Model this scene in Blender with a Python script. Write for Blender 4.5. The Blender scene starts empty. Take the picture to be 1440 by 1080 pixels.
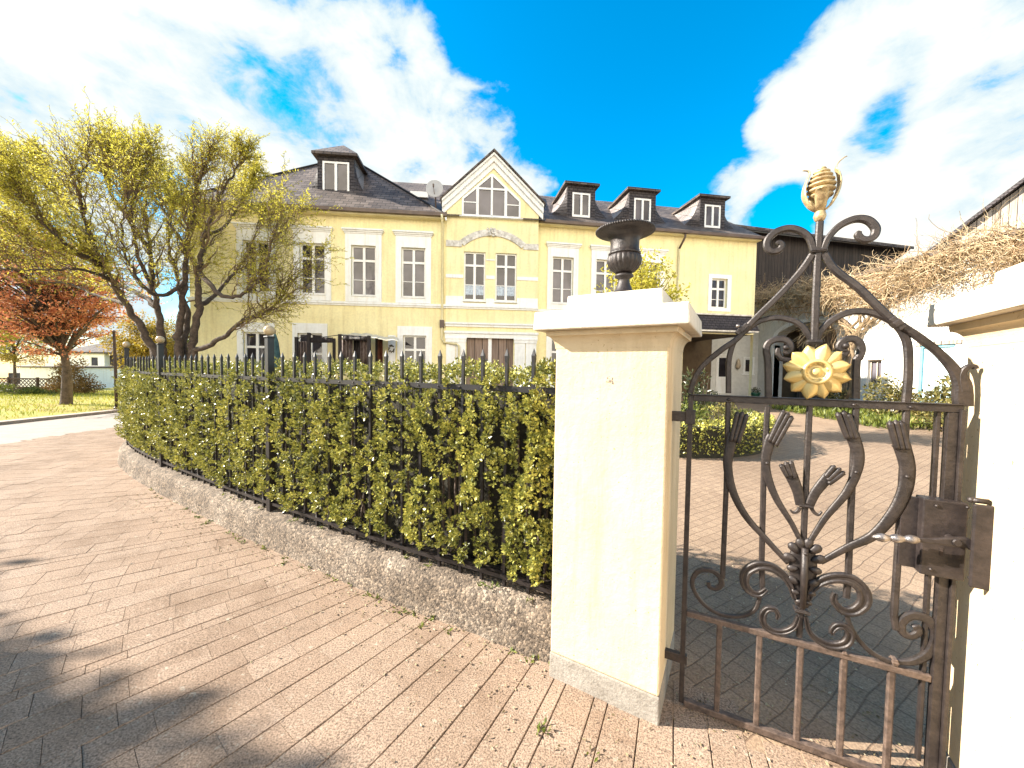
import bpy, math, random
import numpy as np
from mathutils import Vector, Matrix
from math import sin, cos, pi, radians, sqrt, atan2, atan, tan
random.seed(7); RNG = np.random.default_rng(11)
sc = bpy.context.scene
COL = sc.collection

# ------------------------------------------------------------------ camera
F_PX, PITCH, ROLL, EYE = 530.0, radians(2.2), radians(0.8), 1.55
cF = Vector((0, cos(PITCH), -sin(PITCH))); cU0 = Vector((0, sin(PITCH), cos(PITCH))); cX = Vector((1, 0, 0))
cR = cos(ROLL)*cX + sin(ROLL)*cU0; cU = -sin(ROLL)*cX + cos(ROLL)*cU0
cam_d = bpy.data.cameras.new('camera'); cam = bpy.data.objects.new('camera', cam_d); COL.objects.link(cam)
M = Matrix((cR, cU, -cF)).transposed().to_4x4(); M.translation = Vector((0, 0, EYE)); cam.matrix_world = M
cam_d.sensor_width = 36; cam_d.lens = 36*F_PX/1440; cam_d.clip_end = 4000; cam_d.clip_start = 0.02
sc.camera = cam
def ray(x, y): return cF + cR*((x-720)/F_PX) + cU*((540-y)/F_PX)
def at(x, y, Y): d = ray(x, y); return Vector((0, 0, EYE)) + d*(Y/d.y)
def atX(x, y, X): d = ray(x, y); return Vector((0, 0, EYE)) + d*(X/d.x)

# ------------------------------------------------------------------ materials
def nt(name):
    m = bpy.data.materials.new(name); m.use_nodes = True; t = m.node_tree
    b = t.nodes['Principled BSDF']; return m, t, b
def noise(t, scale, detail=4, rough=.6, vec=None):
    n = t.nodes.new('ShaderNodeTexNoise'); n.inputs['Scale'].default_value = scale
    n.inputs['Detail'].default_value = detail; n.inputs['Roughness'].default_value = rough
    if vec is not None: t.links.new(vec, n.inputs['Vector'])
    return n
def ramp(t, fac, stops):
    r = t.nodes.new('ShaderNodeValToRGB'); e = r.color_ramp.elements
    while len(e) < len(stops): e.new(.5)
    for i, (p, c) in enumerate(stops): e[i].position = p; e[i].color = (*c, 1)
    t.links.new(fac, r.inputs[0]); return r
def objvec(t):
    g = t.nodes.new('ShaderNodeNewGeometry'); return g.outputs['Position']
def mixc(t, fac, a, b, mode='MIX'):
    n = t.nodes.new('ShaderNodeMix'); n.data_type = 'RGBA'; n.blend_type = mode
    if isinstance(fac, (int, float)): n.inputs[0].default_value = fac
    else: t.links.new(fac, n.inputs[0])
    for i, v in ((6, a), (7, b)):
        if isinstance(v, tuple): n.inputs[i].default_value = (*v, 1)
        else: t.links.new(v, n.inputs[i])
    return n.outputs[2]
def bump(t, b, h, s=.3, d=.02):
    n = t.nodes.new('ShaderNodeBump'); n.inputs['Strength'].default_value = s; n.inputs['Distance'].default_value = d
    t.links.new(h, n.inputs['Height']); t.links.new(n.outputs[0], b.inputs['Normal'])
def streaks(t, out, amt, sc=(2.2, 2.2, .16)):
    mp = t.nodes.new('ShaderNodeMapping'); t.links.new(objvec(t), mp.inputs[0]); mp.inputs['Scale'].default_value = sc
    n = noise(t, 3, 6, .7, mp.outputs[0]); r = ramp(t, n.outputs[0], [(.30, (amt, amt*.96, amt*.9)), (.52, (1, 1, 1))])
    return mixc(t, 1.0, out, r.outputs[0], 'MULTIPLY')
def mat(name, c1, c2=None, scale=6, rough=.7, bs=.15, bd=.01, metal=0, spec=.5, fine=None, bscale=None, streak=None, k=1):
    c1 = tuple(v*k for v in c1); c2 = tuple(v*k for v in c2) if c2 else None
    m, t, b = nt(name); p = objvec(t)
    c2 = c2 or tuple(v*.8 for v in c1)
    n = noise(t, scale, 6, .65, p)
    r = ramp(t, n.outputs[0], [(.35, c2), (.62, c1)]); out = r.outputs[0]
    if fine:
        n2 = noise(t, fine[0], 3, .6, p); r2 = ramp(t, n2.outputs[0], [(.38, (fine[1],)*3), (.6, (1, 1, 1))])
        out = mixc(t, 1.0, out, r2.outputs[0], 'MULTIPLY')
    if streak: out = streaks(t, out, streak)
    t.links.new(out, b.inputs['Base Color'])
    b.inputs['Roughness'].default_value = rough; b.inputs['Metallic'].default_value = metal
    b.inputs['Specular IOR Level'].default_value = spec
    n3 = noise(t, bscale or scale*8, 5, .6, p); bump(t, b, n3.outputs[0], bs, bd)
    return m
def island_mat(name, stops, rough=.6, trans=0, nscale=1.2, namt=.4, spec=.4, speck=None, bs=0, k=1):
    stops = [(p_, tuple(v*k for v in c_)) for p_, c_ in stops]
    m, t, b = nt(name); p = objvec(t)
    g = t.nodes.new('ShaderNodeNewGeometry'); n = noise(t, nscale, 3, .6, p)
    a = t.nodes.new('ShaderNodeMath'); a.operation = 'MULTIPLY_ADD'; t.links.new(n.outputs[0], a.inputs[0]); a.inputs[1].default_value = namt*2
    s = t.nodes.new('ShaderNodeMath'); s.operation = 'MULTIPLY_ADD'; t.links.new(g.outputs['Random Per Island'], s.inputs[0]); s.inputs[1].default_value = 1-namt; s.inputs[2].default_value = -namt*.5
    t.links.new(s.outputs[0], a.inputs[2])
    r = ramp(t, a.outputs[0], stops); out = r.outputs[0]
    if speck:
        n2 = noise(t, speck[0], 2, .7, p); r2 = ramp(t, n2.outputs[0], [(.36, (speck[1],)*3), (.5, (1, 1, 1)), (.66, (speck[2],)*3)])
        out = mixc(t, 1.0, out, r2.outputs[0], 'MULTIPLY')
        if bs: bump(t, b, n2.outputs[0], bs, .004)
    if speck:      # patches of wear, lichen spots and grime
        n3 = noise(t, 1.7, 7, .72, p); r3 = ramp(t, n3.outputs[0], [(.32, (.70, .66, .62)), (.5, (1, 1, 1)), (.68, (1.14, 1.13, 1.12))]); out = mixc(t, 1.0, out, r3.outputs[0], 'MULTIPLY')
        n4 = noise(t, 26, 4, .7, p); r4 = ramp(t, n4.outputs[0], [(.60, (0, 0, 0)), (.68, (1, 1, 1))]); out = mixc(t, r4.outputs[0], out, mixc(t, .5, out, (.42, .38, .30)))
    t.links.new(out, b.inputs['Base Color']); b.inputs['Roughness'].default_value = rough
    b.inputs['Specular IOR Level'].default_value = spec
    if trans:
        tr = t.nodes.new('ShaderNodeBsdfTranslucent'); t.links.new(out, tr.inputs[0])
        mx = t.nodes.new('ShaderNodeMixShader'); mx.inputs[0].default_value = trans
        o = t.nodes['Material Output']; t.links.new(b.outputs[0], mx.inputs[1]); t.links.new(tr.outputs[0], mx.inputs[2]); t.links.new(mx.outputs[0], o.inputs[0])
    return m
def glass_mat(name, c=(.022, .020, .024)):
    m, t, b = nt(name); p = objvec(t); n = noise(t, 1.1, 2, .5, p)
    r = ramp(t, n.outputs[0], [(.4, c), (.65, tuple(v*2.6 for v in c))]); t.links.new(r.outputs[0], b.inputs['Base Color'])
    b.inputs['Roughness'].default_value = .03; b.inputs['Specular IOR Level'].default_value = .5; b.inputs['IOR'].default_value = 1.5
    n3 = noise(t, .9, 1, .4, p); bump(t, b, n3.outputs[0], .05, .05)
    return m
def slate_mat(name, c1, c2, sx=.28, sy=.16):
    m, t, b = nt(name); g = t.nodes.new('ShaderNodeUVMap')
    br = t.nodes.new('ShaderNodeTexBrick'); t.links.new(g.outputs[0], br.inputs['Vector'])
    br.inputs['Scale'].default_value = 1; br.inputs['Brick Width'].default_value = sx; br.inputs['Row Height'].default_value = sy
    br.inputs['Mortar Size'].default_value = .012; br.inputs['Mortar Smooth'].default_value = .6; br.inputs['Bias'].default_value = 0
    br.inputs['Color1'].default_value = (*c1, 1); br.inputs['Color2'].default_value = (*c2, 1); br.inputs['Mortar'].default_value = (.012, .01, .01, 1)
    n = noise(t, 1.4, 4, .6, objvec(t)); r = ramp(t, n.outputs[0], [(.3, (.65, .6, .6)), (.65, (1.15, 1.1, 1.1))])
    o = mixc(t, 1.0, br.outputs[0], r.outputs[0], 'MULTIPLY'); t.links.new(o, b.inputs['Base Color'])
    b.inputs['Roughness'].default_value = .65; b.inputs['Specular IOR Level'].default_value = .3
    # saw-tooth overlap of the courses
    sp = t.nodes.new('ShaderNodeSeparateXYZ'); t.links.new(g.outputs[0], sp.inputs[0])
    d = t.nodes.new('ShaderNodeMath'); d.operation = 'DIVIDE'; t.links.new(sp.outputs[1], d.inputs[0]); d.inputs[1].default_value = sy
    f = t.nodes.new('ShaderNodeMath'); f.operation = 'FRACT'; t.links.new(d.outputs[0], f.inputs[0])
    s = t.nodes.new('ShaderNodeMath'); s.operation = 'SUBTRACT'; s.inputs[0].default_value = 1; t.links.new(f.outputs[0], s.inputs[1])
    k = t.nodes.new('ShaderNodeMath'); k.operation = 'MULTIPLY_ADD'; t.links.new(br.outputs['Fac'], k.inputs[0]); k.inputs[1].default_value = -.6; t.links.new(s.outputs[0], k.inputs[2])
    bump(t, b, k.outputs[0], .9, .03)
    return m
def board_mat(name, stops, w=.16, rough=.8, vert_uv=True):
    m, t, b = nt(name); g = t.nodes.new('ShaderNodeUVMap')
    mp = t.nodes.new('ShaderNodeMapping'); t.links.new(g.outputs[0], mp.inputs[0]); mp.inputs['Rotation'].default_value = (0, 0, pi/2)
    br = t.nodes.new('ShaderNodeTexBrick'); t.links.new(mp.outputs[0], br.inputs['Vector'])
    br.inputs['Scale'].default_value = 1; br.inputs['Brick Width'].default_value = 7; br.inputs['Row Height'].default_value = w
    br.inputs['Mortar Size'].default_value = .012; br.inputs['Color1'].default_value = (1, 1, 1, 1); br.inputs['Color2'].default_value = (.62, .6, .58, 1); br.inputs['Mortar'].default_value = (.08, .07, .06, 1)
    mp2 = t.nodes.new('ShaderNodeMapping'); t.links.new(g.outputs[0], mp2.inputs[0]); mp2.inputs['Scale'].default_value = (14, .7, 1)
    n = noise(t, 1.2, 5, .65, mp2.outputs[0]); r = ramp(t, n.outputs[0], stops)
    o = mixc(t, 1.0, r.outputs[0], br.outputs[0], 'MULTIPLY'); t.links.new(o, b.inputs['Base Color'])
    b.inputs['Roughness'].default_value = rough; bump(t, b, br.outputs['Fac'], -.6, .015)
    return m

YEL = mat('yellow_render', (.93, .84, .50), (.88, .77, .43), 1.1, .85, .25, .012, fine=(14, .92), bscale=30, streak=.86)
YEL2 = mat('cream_render', (.84, .74, .50), (.78, .66, .42), 2.5, .8, .3, .006, fine=(60, .95), bscale=55)
def pillar_paint():
    m, t, b = nt('pillar_paint'); p = objvec(t); n = noise(t, 2.2, 5, .6, p)
    r = ramp(t, n.outputs[0], [(.35, (.54, .42, .26)), (.62, (.62, .49, .315))]); sp = t.nodes.new('ShaderNodeSeparateXYZ'); t.links.new(p, sp.inputs[0])
    n2 = noise(t, 9, 5, .7, p); a = t.nodes.new('ShaderNodeMath'); a.operation = 'MULTIPLY_ADD'; t.links.new(n2.outputs[0], a.inputs[0]); a.inputs[1].default_value = .06; t.links.new(sp.outputs[2], a.inputs[2])
    n3 = noise(t, 70, 2, .6, p); sc_ = ramp(t, n3.outputs[0], [(.27, (.55, .45, .3)), (.31, (1, 1, 1))])
    o = mixc(t, 1.0, r.outputs[0], sc_.outputs[0], 'MULTIPLY'); o = streaks(t, o, .84, (3.5, 3.5, .3))
    lo = ramp(t, a.outputs[0], [(.0, (.42, .26, .14)), (.055, (.50, .34, .19)), (.085, (1, 1, 1))]); lo.color_ramp.elements[0].position = .02
    o = mixc(t, 1.0, o, lo.outputs[0], 'MULTIPLY'); t.links.new(o, b.inputs['Base Color']); b.inputs['Roughness'].default_value = .75
    n4 = noise(t, 24, 7, .7, p); bump(t, b, n4.outputs[0], .6, .008); return m
PIL = pillar_paint()
CAPM = mat('cap_white', (.86, .77, .64), (.76, .66, .53), 4, .75, .3, .006, fine=(80, .9), bscale=60, streak=.8, k=0.774)
SOCK = mat('socle_grey', (.43, .385, .33), (.30, .26, .215), 8, .9, .5, .01, fine=(90, .8), bscale=70, k=0.680)
WHT = mat('white_trim', (.90, .90, .89), (.84, .84, .83), 3, .6, .1, .004, fine=(9, .95), streak=.88)
STUC = mat('white_stucco', (.88, .87, .83), (.80, .78, .73), .9, .9, .4, .02, fine=(6, .9), bscale=14, k=0.82)
FRM = mat('window_white', (.84, .83, .81), (.78, .77, .75), 5, .4, .03, .002)
WORN = mat('worn_trim', (.78, .75, .70), (.42, .38, .33), 7, .8, .3, .01)
GLS = glass_mat('window_glass'); GLSR = glass_mat('window_glass_grey', (.05, .045, .052))
CURT = mat('curtain_cloth', (.62, .70, .78), (.30, .34, .42), 16, .9, .3, .01)
SLATE = slate_mat('roof_slate', (.155, .128, .108), (.075, .060, .051), .30, .20)
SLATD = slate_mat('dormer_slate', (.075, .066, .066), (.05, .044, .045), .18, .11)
SLATW = slate_mat('sunlit_cheek_slate', (.26, .235, .22), (.17, .155, .145), .16, .5)  # paler than the dormer fronts: sunlight on the cheeks put into the colour
GUT = mat('gutter_metal', (.13, .085, .06), (.08, .05, .04), 3, .5, .05)
PIPE = mat('pipe_paint', (.74, .66, .40), (.64, .54, .3), 3, .5, .05)
IRON = mat('wrought_iron', (.044, .033, .029), (.019, .014, .013), 22, .48, .45, .004, metal=.35, spec=.6, fine=(90, .75), bscale=90)
IRONR = mat('rusted_iron', (.135, .092, .070), (.06, .040, .031), 26, .6, .6, .004, metal=.2, spec=.5, fine=(70, .7), bscale=80)
LOCKM = mat('lock_steel', (.046, .034, .031), (.024, .018, .017), 14, .5, .4, .004, metal=.35, fine=(60, .75), bscale=60)
BLK = mat('black_paint', (.018, .014, .014), (.010, .008, .008), 20, .42, .1, .002, spec=.5)
SILV = mat('polished_steel', (.34, .30, .28), (.12, .10, .09), 40, .35, .3, .003, metal=.8)
GOLD = mat('gilded_paint', (.80, .60, .24), (.70, .48, .16), 12, .38, .2, .003, metal=.25, spec=.6, k=0.705)
GOLDW = mat('weathered_gilding', (.62, .47, .24), (.30, .20, .10), 24, .45, .4, .004, metal=.3, fine=(60, .7))
CAST = mat('cast_iron', (.040, .029, .025), (.02, .015, .014), 24, .5, .6, .005, metal=.25, spec=.6, fine=(70, .7), bscale=70)
STONE = None
ASPH = mat('asphalt', (.50, .43, .37), (.40, .345, .30), 3, .9, .5, .01, fine=(60, .8), k=0.612)
KERB = mat('kerb_stone', (.62, .50, .42), (.5, .40, .34), 5, .9, .4, .01, fine=(50, .85), k=0.637)
SOIL = mat('soil', (.20, .15, .09), (.11, .08, .045), 2, .95, .6, .03, fine=(20, .7))
LAWN = None
BARK = mat('bark', (.13, .092, .068), (.05, .036, .028), 9, .9, .9, .03, fine=(40, .7), bscale=26)
TWIG = mat('twig_bark', (.22, .15, .08), (.11, .075, .045), 6, .85, .3, .01)
VINE = island_mat('vine_twigs', [(.0, (.24, .14, .07)), (.35, (.52, .37, .20)), (.65, (.76, .60, .38)), (1, (.50, .24, .11))], .85, 0, .8, .3, k=0.663)
TAR = board_mat('tarred_boards', [(.35, (.022, .017, .014)), (.62, (.07, .05, .04))], .22)
GREYB = board_mat('weathered_boards', [(.33, (.20, .16, .13)), (.62, (.52, .45, .38))], .2)
WOOD = board_mat('door_boards', [(.3, (.12, .065, .04)), (.6, (.34, .25, .2))], .3, .7)
BLUE = mat('pale_blue_paint', (.16, .36, .42), (.12, .28, .34), 4, .6, .1)
BROWNF = mat('brown_fence_paint', (.07, .04, .028), (.045, .027, .02), 5, .7, .1)
DARKIN = mat('dark_interior', (.05, .03, .02), (.02, .013, .01), 1.5, .9, .1)
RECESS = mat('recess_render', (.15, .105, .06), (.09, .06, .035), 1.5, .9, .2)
FABR = mat('black_fabric', (.03, .022, .022), (.02, .015, .015), 8, .8, .1)
DRAPE = mat('brown_drape', (.22, .17, .15), (.07, .045, .04), 5, .85, .3, .02)
AWN = mat('cream_awning', (.74, .68, .56), (.62, .55, .43), 6, .8, .1)
LAMPG = mat('globe_glass', (.58, .45, .28), (.46, .32, .17), 9, .3, .05, k=0.75)
DISH = mat('dish_grey', (.45, .45, .46), (.38, .38, .39), 4, .5, .05)
GREEN = mat('green_glaze', (.02, .10, .06), (.015, .06, .04), 5, .4, .05)
TEAL = mat('teal_cloth', (.06, .13, .13), (.03, .07, .08), 7, .8, .1)
HEDGE = island_mat('hedge_leaf', [(0, (.04, .05, .014)), (.28, (.15, .165, .04)), (.55, (.38, .37, .075)), (.82, (.66, .60, .13)), (1, (.52, .42, .12))], .33, .12, 2.4, .35, .5, k=0.800)
DLEAF = island_mat('glossy_leaf', [(0, (.02, .03, .012)), (.6, (.05, .065, .02)), (1, (.12, .12, .05))], .3, .1, 2, .3, .6)
GLEAF = island_mat('green_leaf', [(0, (.06, .09, .015)), (.5, (.16, .20, .03)), (1, (.34, .34, .06))], .5, .3, 1.5, .35, k=0.680)
BLEAF = island_mat('bush_leaf', [(0, (.05, .055, .02)), (.45, (.17, .16, .04)), (.8, (.36, .28, .08)), (1, (.40, .17, .07))], .5, .25, 1.5, .4, k=0.680)
WILLO = island_mat('willow_leaf', [(0, (.42, .38, .035)), (.5, (.64, .57, .07)), (1, (.84, .74, .17))], .5, .5, .6, .4, k=0.765)
MAPLE = island_mat('maple_leaf', [(0, (.36, .09, .055)), (.4, (.64, .23, .12)), (.75, (.82, .42, .22)), (1, (.82, .55, .22))], .5, .35, .5, .35, k=0.807)
AUTUM = island_mat('golden_leaf', [(0, (.20, .15, .02)), (.5, (.46, .34, .04)), (1, (.62, .38, .07))], .5, .35, .5, .4, k=0.765)
OCHRE = island_mat('ochre_leaf', [(0, (.09, .055, .02)), (.5, (.25, .15, .04)), (1, (.44, .27, .07))], .6, .2, .7, .4, k=0.765)
PAVER = island_mat('paver', [(0, (.385, .265, .185)), (.5, (.45, .32, .23)), (1, (.51, .375, .28))], .9, 0, .7, .5, .2, speck=(130, .45, 1.4), bs=.6, k=0.56)
DRYLF = island_mat('dry_leaf', [(0, (.10, .06, .03)), (.5, (.40, .33, .18)), (1, (.62, .56, .42))], .8, 0, 3, .2, k=0.637)
GRASSM = island_mat('grass_blade', [(0, (.24, .26, .03)), (.5, (.44, .44, .05)), (1, (.65, .56, .14))], .6, .3, .5, .4, k=0.637)

def stone_mat():
    m, t, b = nt('rubble_concrete'); p = objvec(t)
    n = noise(t, 2.2, 6, .75, p); r = ramp(t, n.outputs[0], [(.3, (.075, .058, .042)), (.5, (.165, .132, .10)), (.68, (.28, .24, .195))])
    v = t.nodes.new('ShaderNodeTexVoronoi'); v.inputs['Scale'].default_value = 75; t.links.new(p, v.inputs['Vector'])
    hs = t.nodes.new('ShaderNodeSeparateColor'); t.links.new(v.outputs['Color'], hs.inputs[0])
    r2 = ramp(t, hs.outputs[0], [(.0, (.28, .26, .25)), (.35, (.75, .72, .7)), (.75, (1.15, 1.1, 1.05)), (1, (2.0, 1.9, 1.8))])
    o = mixc(t, .85, r.outputs[0], r2.outputs[0], 'MULTIPLY')
    n2 = noise(t, 120, 3, .6, p); r3 = ramp(t, n2.outputs[0], [(.35, (.55, .5, .48)), (.55, (1, 1, 1))]); o = mixc(t, .8, o, r3.outputs[0], 'MULTIPLY')
    t.links.new(o, b.inputs['Base Color']); b.inputs['Roughness'].default_value = .95
    a = t.nodes.new('ShaderNodeMath'); a.operation = 'MULTIPLY_ADD'; t.links.new(v.outputs['Distance'], a.inputs[0]); a.inputs[1].default_value = -.5; t.links.new(n2.outputs[0], a.inputs[2])
    bump(t, b, a.outputs[0], .8, .012); return m
STONE = stone_mat()
def lawn_mat():
    m, t, b = nt('lawn_grass'); p = objvec(t)
    mp = t.nodes.new('ShaderNodeMapping'); t.links.new(p, mp.inputs[0]); mp.inputs['Scale'].default_value = (.35, 1, 1)
    n = noise(t, 1.3, 5, .7, mp.outputs[0]); r = ramp(t, n.outputs[0], [(.3, (.20, .145, .05)), (.48, (.32, .28, .045)), (.62, (.26, .30, .04)), (.75, (.44, .36, .12))])
    n2 = noise(t, 22, 4, .7, p); r2 = ramp(t, n2.outputs[0], [(.3, (.5, .5, .45)), (.6, (1.15, 1.1, 1))])
    o = mixc(t, 1.0, r.outputs[0], r2.outputs[0], 'MULTIPLY'); t.links.new(o, b.inputs['Base Color']); b.inputs['Roughness'].default_value = .95
    bump(t, b, n2.outputs[0], .8, .05); return m
LAWN = lawn_mat()
def cobble_mat():
    m, t, b = nt('courtyard_setts'); p = objvec(t)
    mp = t.nodes.new('ShaderNodeMapping'); t.links.new(p, mp.inputs[0]); mp.inputs['Rotation'].default_value = (0, 0, radians(-32))
    n0 = noise(t, 2.2, 2, .5, mp.outputs[0]); a0 = mixc(t, .03, mp.outputs[0], n0.outputs['Color'], 'LINEAR_LIGHT')
    br = t.nodes.new('ShaderNodeTexBrick'); t.links.new(a0, br.inputs['Vector'])
    br.inputs['Scale'].default_value = 1; br.inputs['Brick Width'].default_value = .125; br.inputs['Row Height'].default_value = .095
    br.inputs['Mortar Size'].default_value = .006; br.inputs['Mortar Smooth'].default_value = .8
    br.inputs['Color1'].default_value = (.285, .205, .138, 1); br.inputs['Color2'].default_value = (.24, .168, .113, 1); br.inputs['Mortar'].default_value = (.165, .11, .072, 1)
    n = noise(t, .6, 4, .6, p); r = ramp(t, n.outputs[0], [(.3, (.78, .74, .7)), (.62, (1.08, 1.06, 1.04))])
    n2 = noise(t, 90, 3, .6, p); r2 = ramp(t, n2.outputs[0], [(.35, (.68, .66, .64)), (.6, (1.1, 1.1, 1.1))])
    o = mixc(t, 1.0, br.outputs[0], r.outputs[0], 'MULTIPLY'); o = mixc(t, 1.0, o, r2.outputs[0], 'MULTIPLY')
    t.links.new(o, b.inputs['Base Color']); b.inputs['Roughness'].default_value = .9
    a = t.nodes.new('ShaderNodeMath'); a.operation = 'MULTIPLY_ADD'; t.links.new(br.outputs['Fac'], a.inputs[0]); a.inputs[1].default_value = -1; t.links.new(n2.outputs[0], a.inputs[2])
    bump(t, b, a.outputs[0], .5, .008); return m
COBB = cobble_mat()

# ------------------------------------------------------------------ mesh helpers
def wloc(o):
    v = Vector(o.location)
    while o.parent: o = o.parent; v += o.location
    return v
def rawmesh(name, V, Fs, m, parent=None, smooth=False, uv=None, loc=None):
    V = np.asarray(V, dtype=np.float32); base = wloc(parent) if parent else Vector((0, 0, 0))
    if loc is not None: base = base + Vector(loc)
    V = V - np.array(base, dtype=np.float32)
    me = bpy.data.meshes.new(name); n = len(V); me.vertices.add(n); me.vertices.foreach_set('co', V.ravel())
    if isinstance(Fs, np.ndarray):
        k = Fs.shape[1]; nf = len(Fs); idx = Fs.ravel().astype(np.int32); st = np.arange(nf, dtype=np.int32)*k
    else:
        idx = np.array([i for f in Fs for i in f], dtype=np.int32); L = np.array([len(f) for f in Fs], dtype=np.int32)
        nf = len(Fs); st = np.concatenate([[0], np.cumsum(L)[:-1]]).astype(np.int32) if nf else np.zeros(0, np.int32)
    me.loops.add(len(idx)); me.loops.foreach_set('vertex_index', idx); me.polygons.add(nf); me.polygons.foreach_set('loop_start', st)
    if uv is not None:
        l = me.uv_layers.new(name='UVMap'); l.data.foreach_set('uv', np.asarray(uv, dtype=np.float32).ravel())
    me.update(calc_edges=True); me.validate()
    me.polygons.foreach_set('use_smooth', np.full(len(me.polygons), bool(smooth)))
    me.materials.append(m)
    o = bpy.data.objects.new(name, me); COL.objects.link(o)
    if parent: o.parent = parent
    if loc is not None: o.location = loc
    return o
class MB:
    def __init__(s): s.V = []; s.F = []; s.UV = []
    def face(s, pts, uv=None):
        i = len(s.V); s.V += [tuple(p) for p in pts]; s.F.append(tuple(range(i, i+len(pts))))
        if uv is None:
            p = [Vector(q) for q in pts]; n = (p[1]-p[0]).cross(p[2]-p[0])
            if n.length < 1e-12 and len(p) > 3: n = (p[2]-p[0]).cross(p[3]-p[0])
            n.normalize()
            h = Vector((0, 0, 1)).cross(n)
            if h.length < .02: h = Vector((1, 0, 0))
            h.normalize(); w = n.cross(h); uv = [(q.dot(h), q.dot(w)) for q in p]
        s.UV.append(uv)
    def hexa(s, a):   # 8 corners: bottom 4 ccw, top 4 ccw
        for f in ((3, 2, 1, 0), (4, 5, 6, 7), (0, 1, 5, 4), (1, 2, 6, 5), (2, 3, 7, 6), (3, 0, 4, 7)): s.face([a[i] for i in f])
    def box(s, c0, c1, T=lambda p: p):
        x0, y0, z0 = c0; x1, y1, z1 = c1
        s.hexa([T(Vector(p)) for p in ((x0, y0, z0), (x1, y0, z0), (x1, y1, z0), (x0, y1, z0), (x0, y0, z1), (x1, y0, z1), (x1, y1, z1), (x0, y1, z1))])
    def prism(s, poly, ax):   # poly: list of Vector, ax: extrusion Vector
        q = [Vector(p) for p in poly]; r = [p+ax for p in q]; n = len(q)
        s.face(q); s.face(r[::-1])
        for i in range(n): j = (i+1) % n; s.face([q[i], r[i], r[j], q[j]])
    def tube(s, path, rad, sides=6, cap=True, up=None):
        P = [Vector(p) for p in path]; n = len(P); R = rad if hasattr(rad, '__len__') else [rad]*n
        prev = None; rings = []
        for i in range(n):
            t = (P[min(i+1, n-1)]-P[max(i-1, 0)])
            if t.length < 1e-9: t = Vector((0, 0, 1))
            t.normalize()
            if prev is None: a = t.orthogonal() if up is None else (up-t*up.dot(t))
            else: a = prev-t*prev.dot(t)
            if a.length < 1e-6: a = t.orthogonal()
            a.normalize(); b = t.cross(a); prev = a; base = len(s.V)
            for k in range(sides):
                th = 2*pi*k/sides; s.V.append(tuple(P[i]+(a*cos(th)+b*sin(th))*R[i]))
            rings.append(base)
        for i in range(n-1):
            for k in range(sides):
                k2 = (k+1) % sides; s.F.append((rings[i]+k, rings[i]+k2, rings[i+1]+k2, rings[i+1]+k)); s.UV.append([(0, 0)]*4)
        if cap:
            s.F.append(tuple(rings[0]+k for k in range(sides))[::-1]); s.UV.append([(0, 0)]*sides)
            s.F.append(tuple(rings[-1]+k for k in range(sides))); s.UV.append([(0, 0)]*sides)
    def lathe(s, prof, c, seg=24, mod=None, axis=None):
        c = Vector(c); base = len(s.V); n = len(prof)
        if axis is None: A, B, Cx = Vector((1, 0, 0)), Vector((0, 1, 0)), Vector((0, 0, 1))
        else: Cx = Vector(axis).normalized(); A = Cx.orthogonal().normalized(); B = Cx.cross(A)
        for i, (r, z) in enumerate(prof):
            for k in range(seg):
                th = 2*pi*k/seg; rr = r*(mod(i, th) if mod else 1)
                s.V.append(tuple(c+A*(rr*cos(th))+B*(rr*sin(th))+Cx*z))
        for i in range(n-1):
            for k in range(seg):
                k2 = (k+1) % seg; s.F.append((base+i*seg+k, base+i*seg+k2, base+(i+1)*seg+k2, base+(i+1)*seg+k)); s.UV.append([(0, 0)]*4)
        s.F.append(tuple(base+k for k in range(seg))[::-1]); s.UV.append([(0, 0)]*seg)
        s.F.append(tuple(base+(n-1)*seg+k for k in range(seg))); s.UV.append([(0, 0)]*seg)
    def ball(s, c, r, seg=12, sq=(1, 1, 1)):
        n = seg//2; prof = [(max(1e-4, sin(pi*i/n)), -cos(pi*i/n)) for i in range(n+1)]
        b = len(s.V); s.lathe(prof, (0, 0, 0), seg); c = Vector(c)
        for i in range(b, len(s.V)): v = s.V[i]; s.V[i] = (c.x+v[0]*r*sq[0], c.y+v[1]*r*sq[1], c.z+v[2]*r*sq[2])
    def build(s, name, m, parent=None, smooth=False, bevel=0, loc=None, autos=None):
        uv = [q for f in s.UV for q in f]
        o = rawmesh(name, s.V, s.F, m, parent, smooth, uv, loc)
        if smooth and autos:
            md = o.modifiers.new('w', 'WELD'); md.merge_threshold = 1e-5
        if bevel:
            w = o.modifiers.new('weld', 'WELD'); w.merge_threshold = 1e-5
            md = o.modifiers.new('bevel', 'BEVEL'); md.width = bevel; md.segments = 2; md.limit_method = 'ANGLE'; md.angle_limit = radians(40)
        return o
def tag(o, label=None, cat=None, group=None, kind=None):
    if label: o['label'] = label
    if cat: o['category'] = cat
    if group: o['group'] = group
    if kind: o['kind'] = kind
    return o
def thing(name, loc, label, cat, group=None):
    o = bpy.data.objects.new(name, None); COL.objects.link(o); o.location = loc; o.empty_display_size = .2
    return tag(o, label, cat, group)
def dup(root, loc, label=None):
    r = root.copy(); COL.objects.link(r); r.location = loc
    if label: r['label'] = label
    for ch in list(root.children):
        c = ch.copy(); COL.objects.link(c); c.parent = r
    return r
def catmull(pts, n=8):
    P = [Vector(p) for p in pts]; out = []
    for i in range(len(P)-1):
        a = P[max(i-1, 0)]; b = P[i]; c = P[i+1]; d = P[min(i+2, len(P)-1)]
        for k in range(n):
            t = k/n; out.append(.5*((2*b)+(c-a)*t+(2*a-5*b+4*c-d)*t*t+(3*b-a-3*c+d)*t**3))
    out.append(P[-1]); return out
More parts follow.
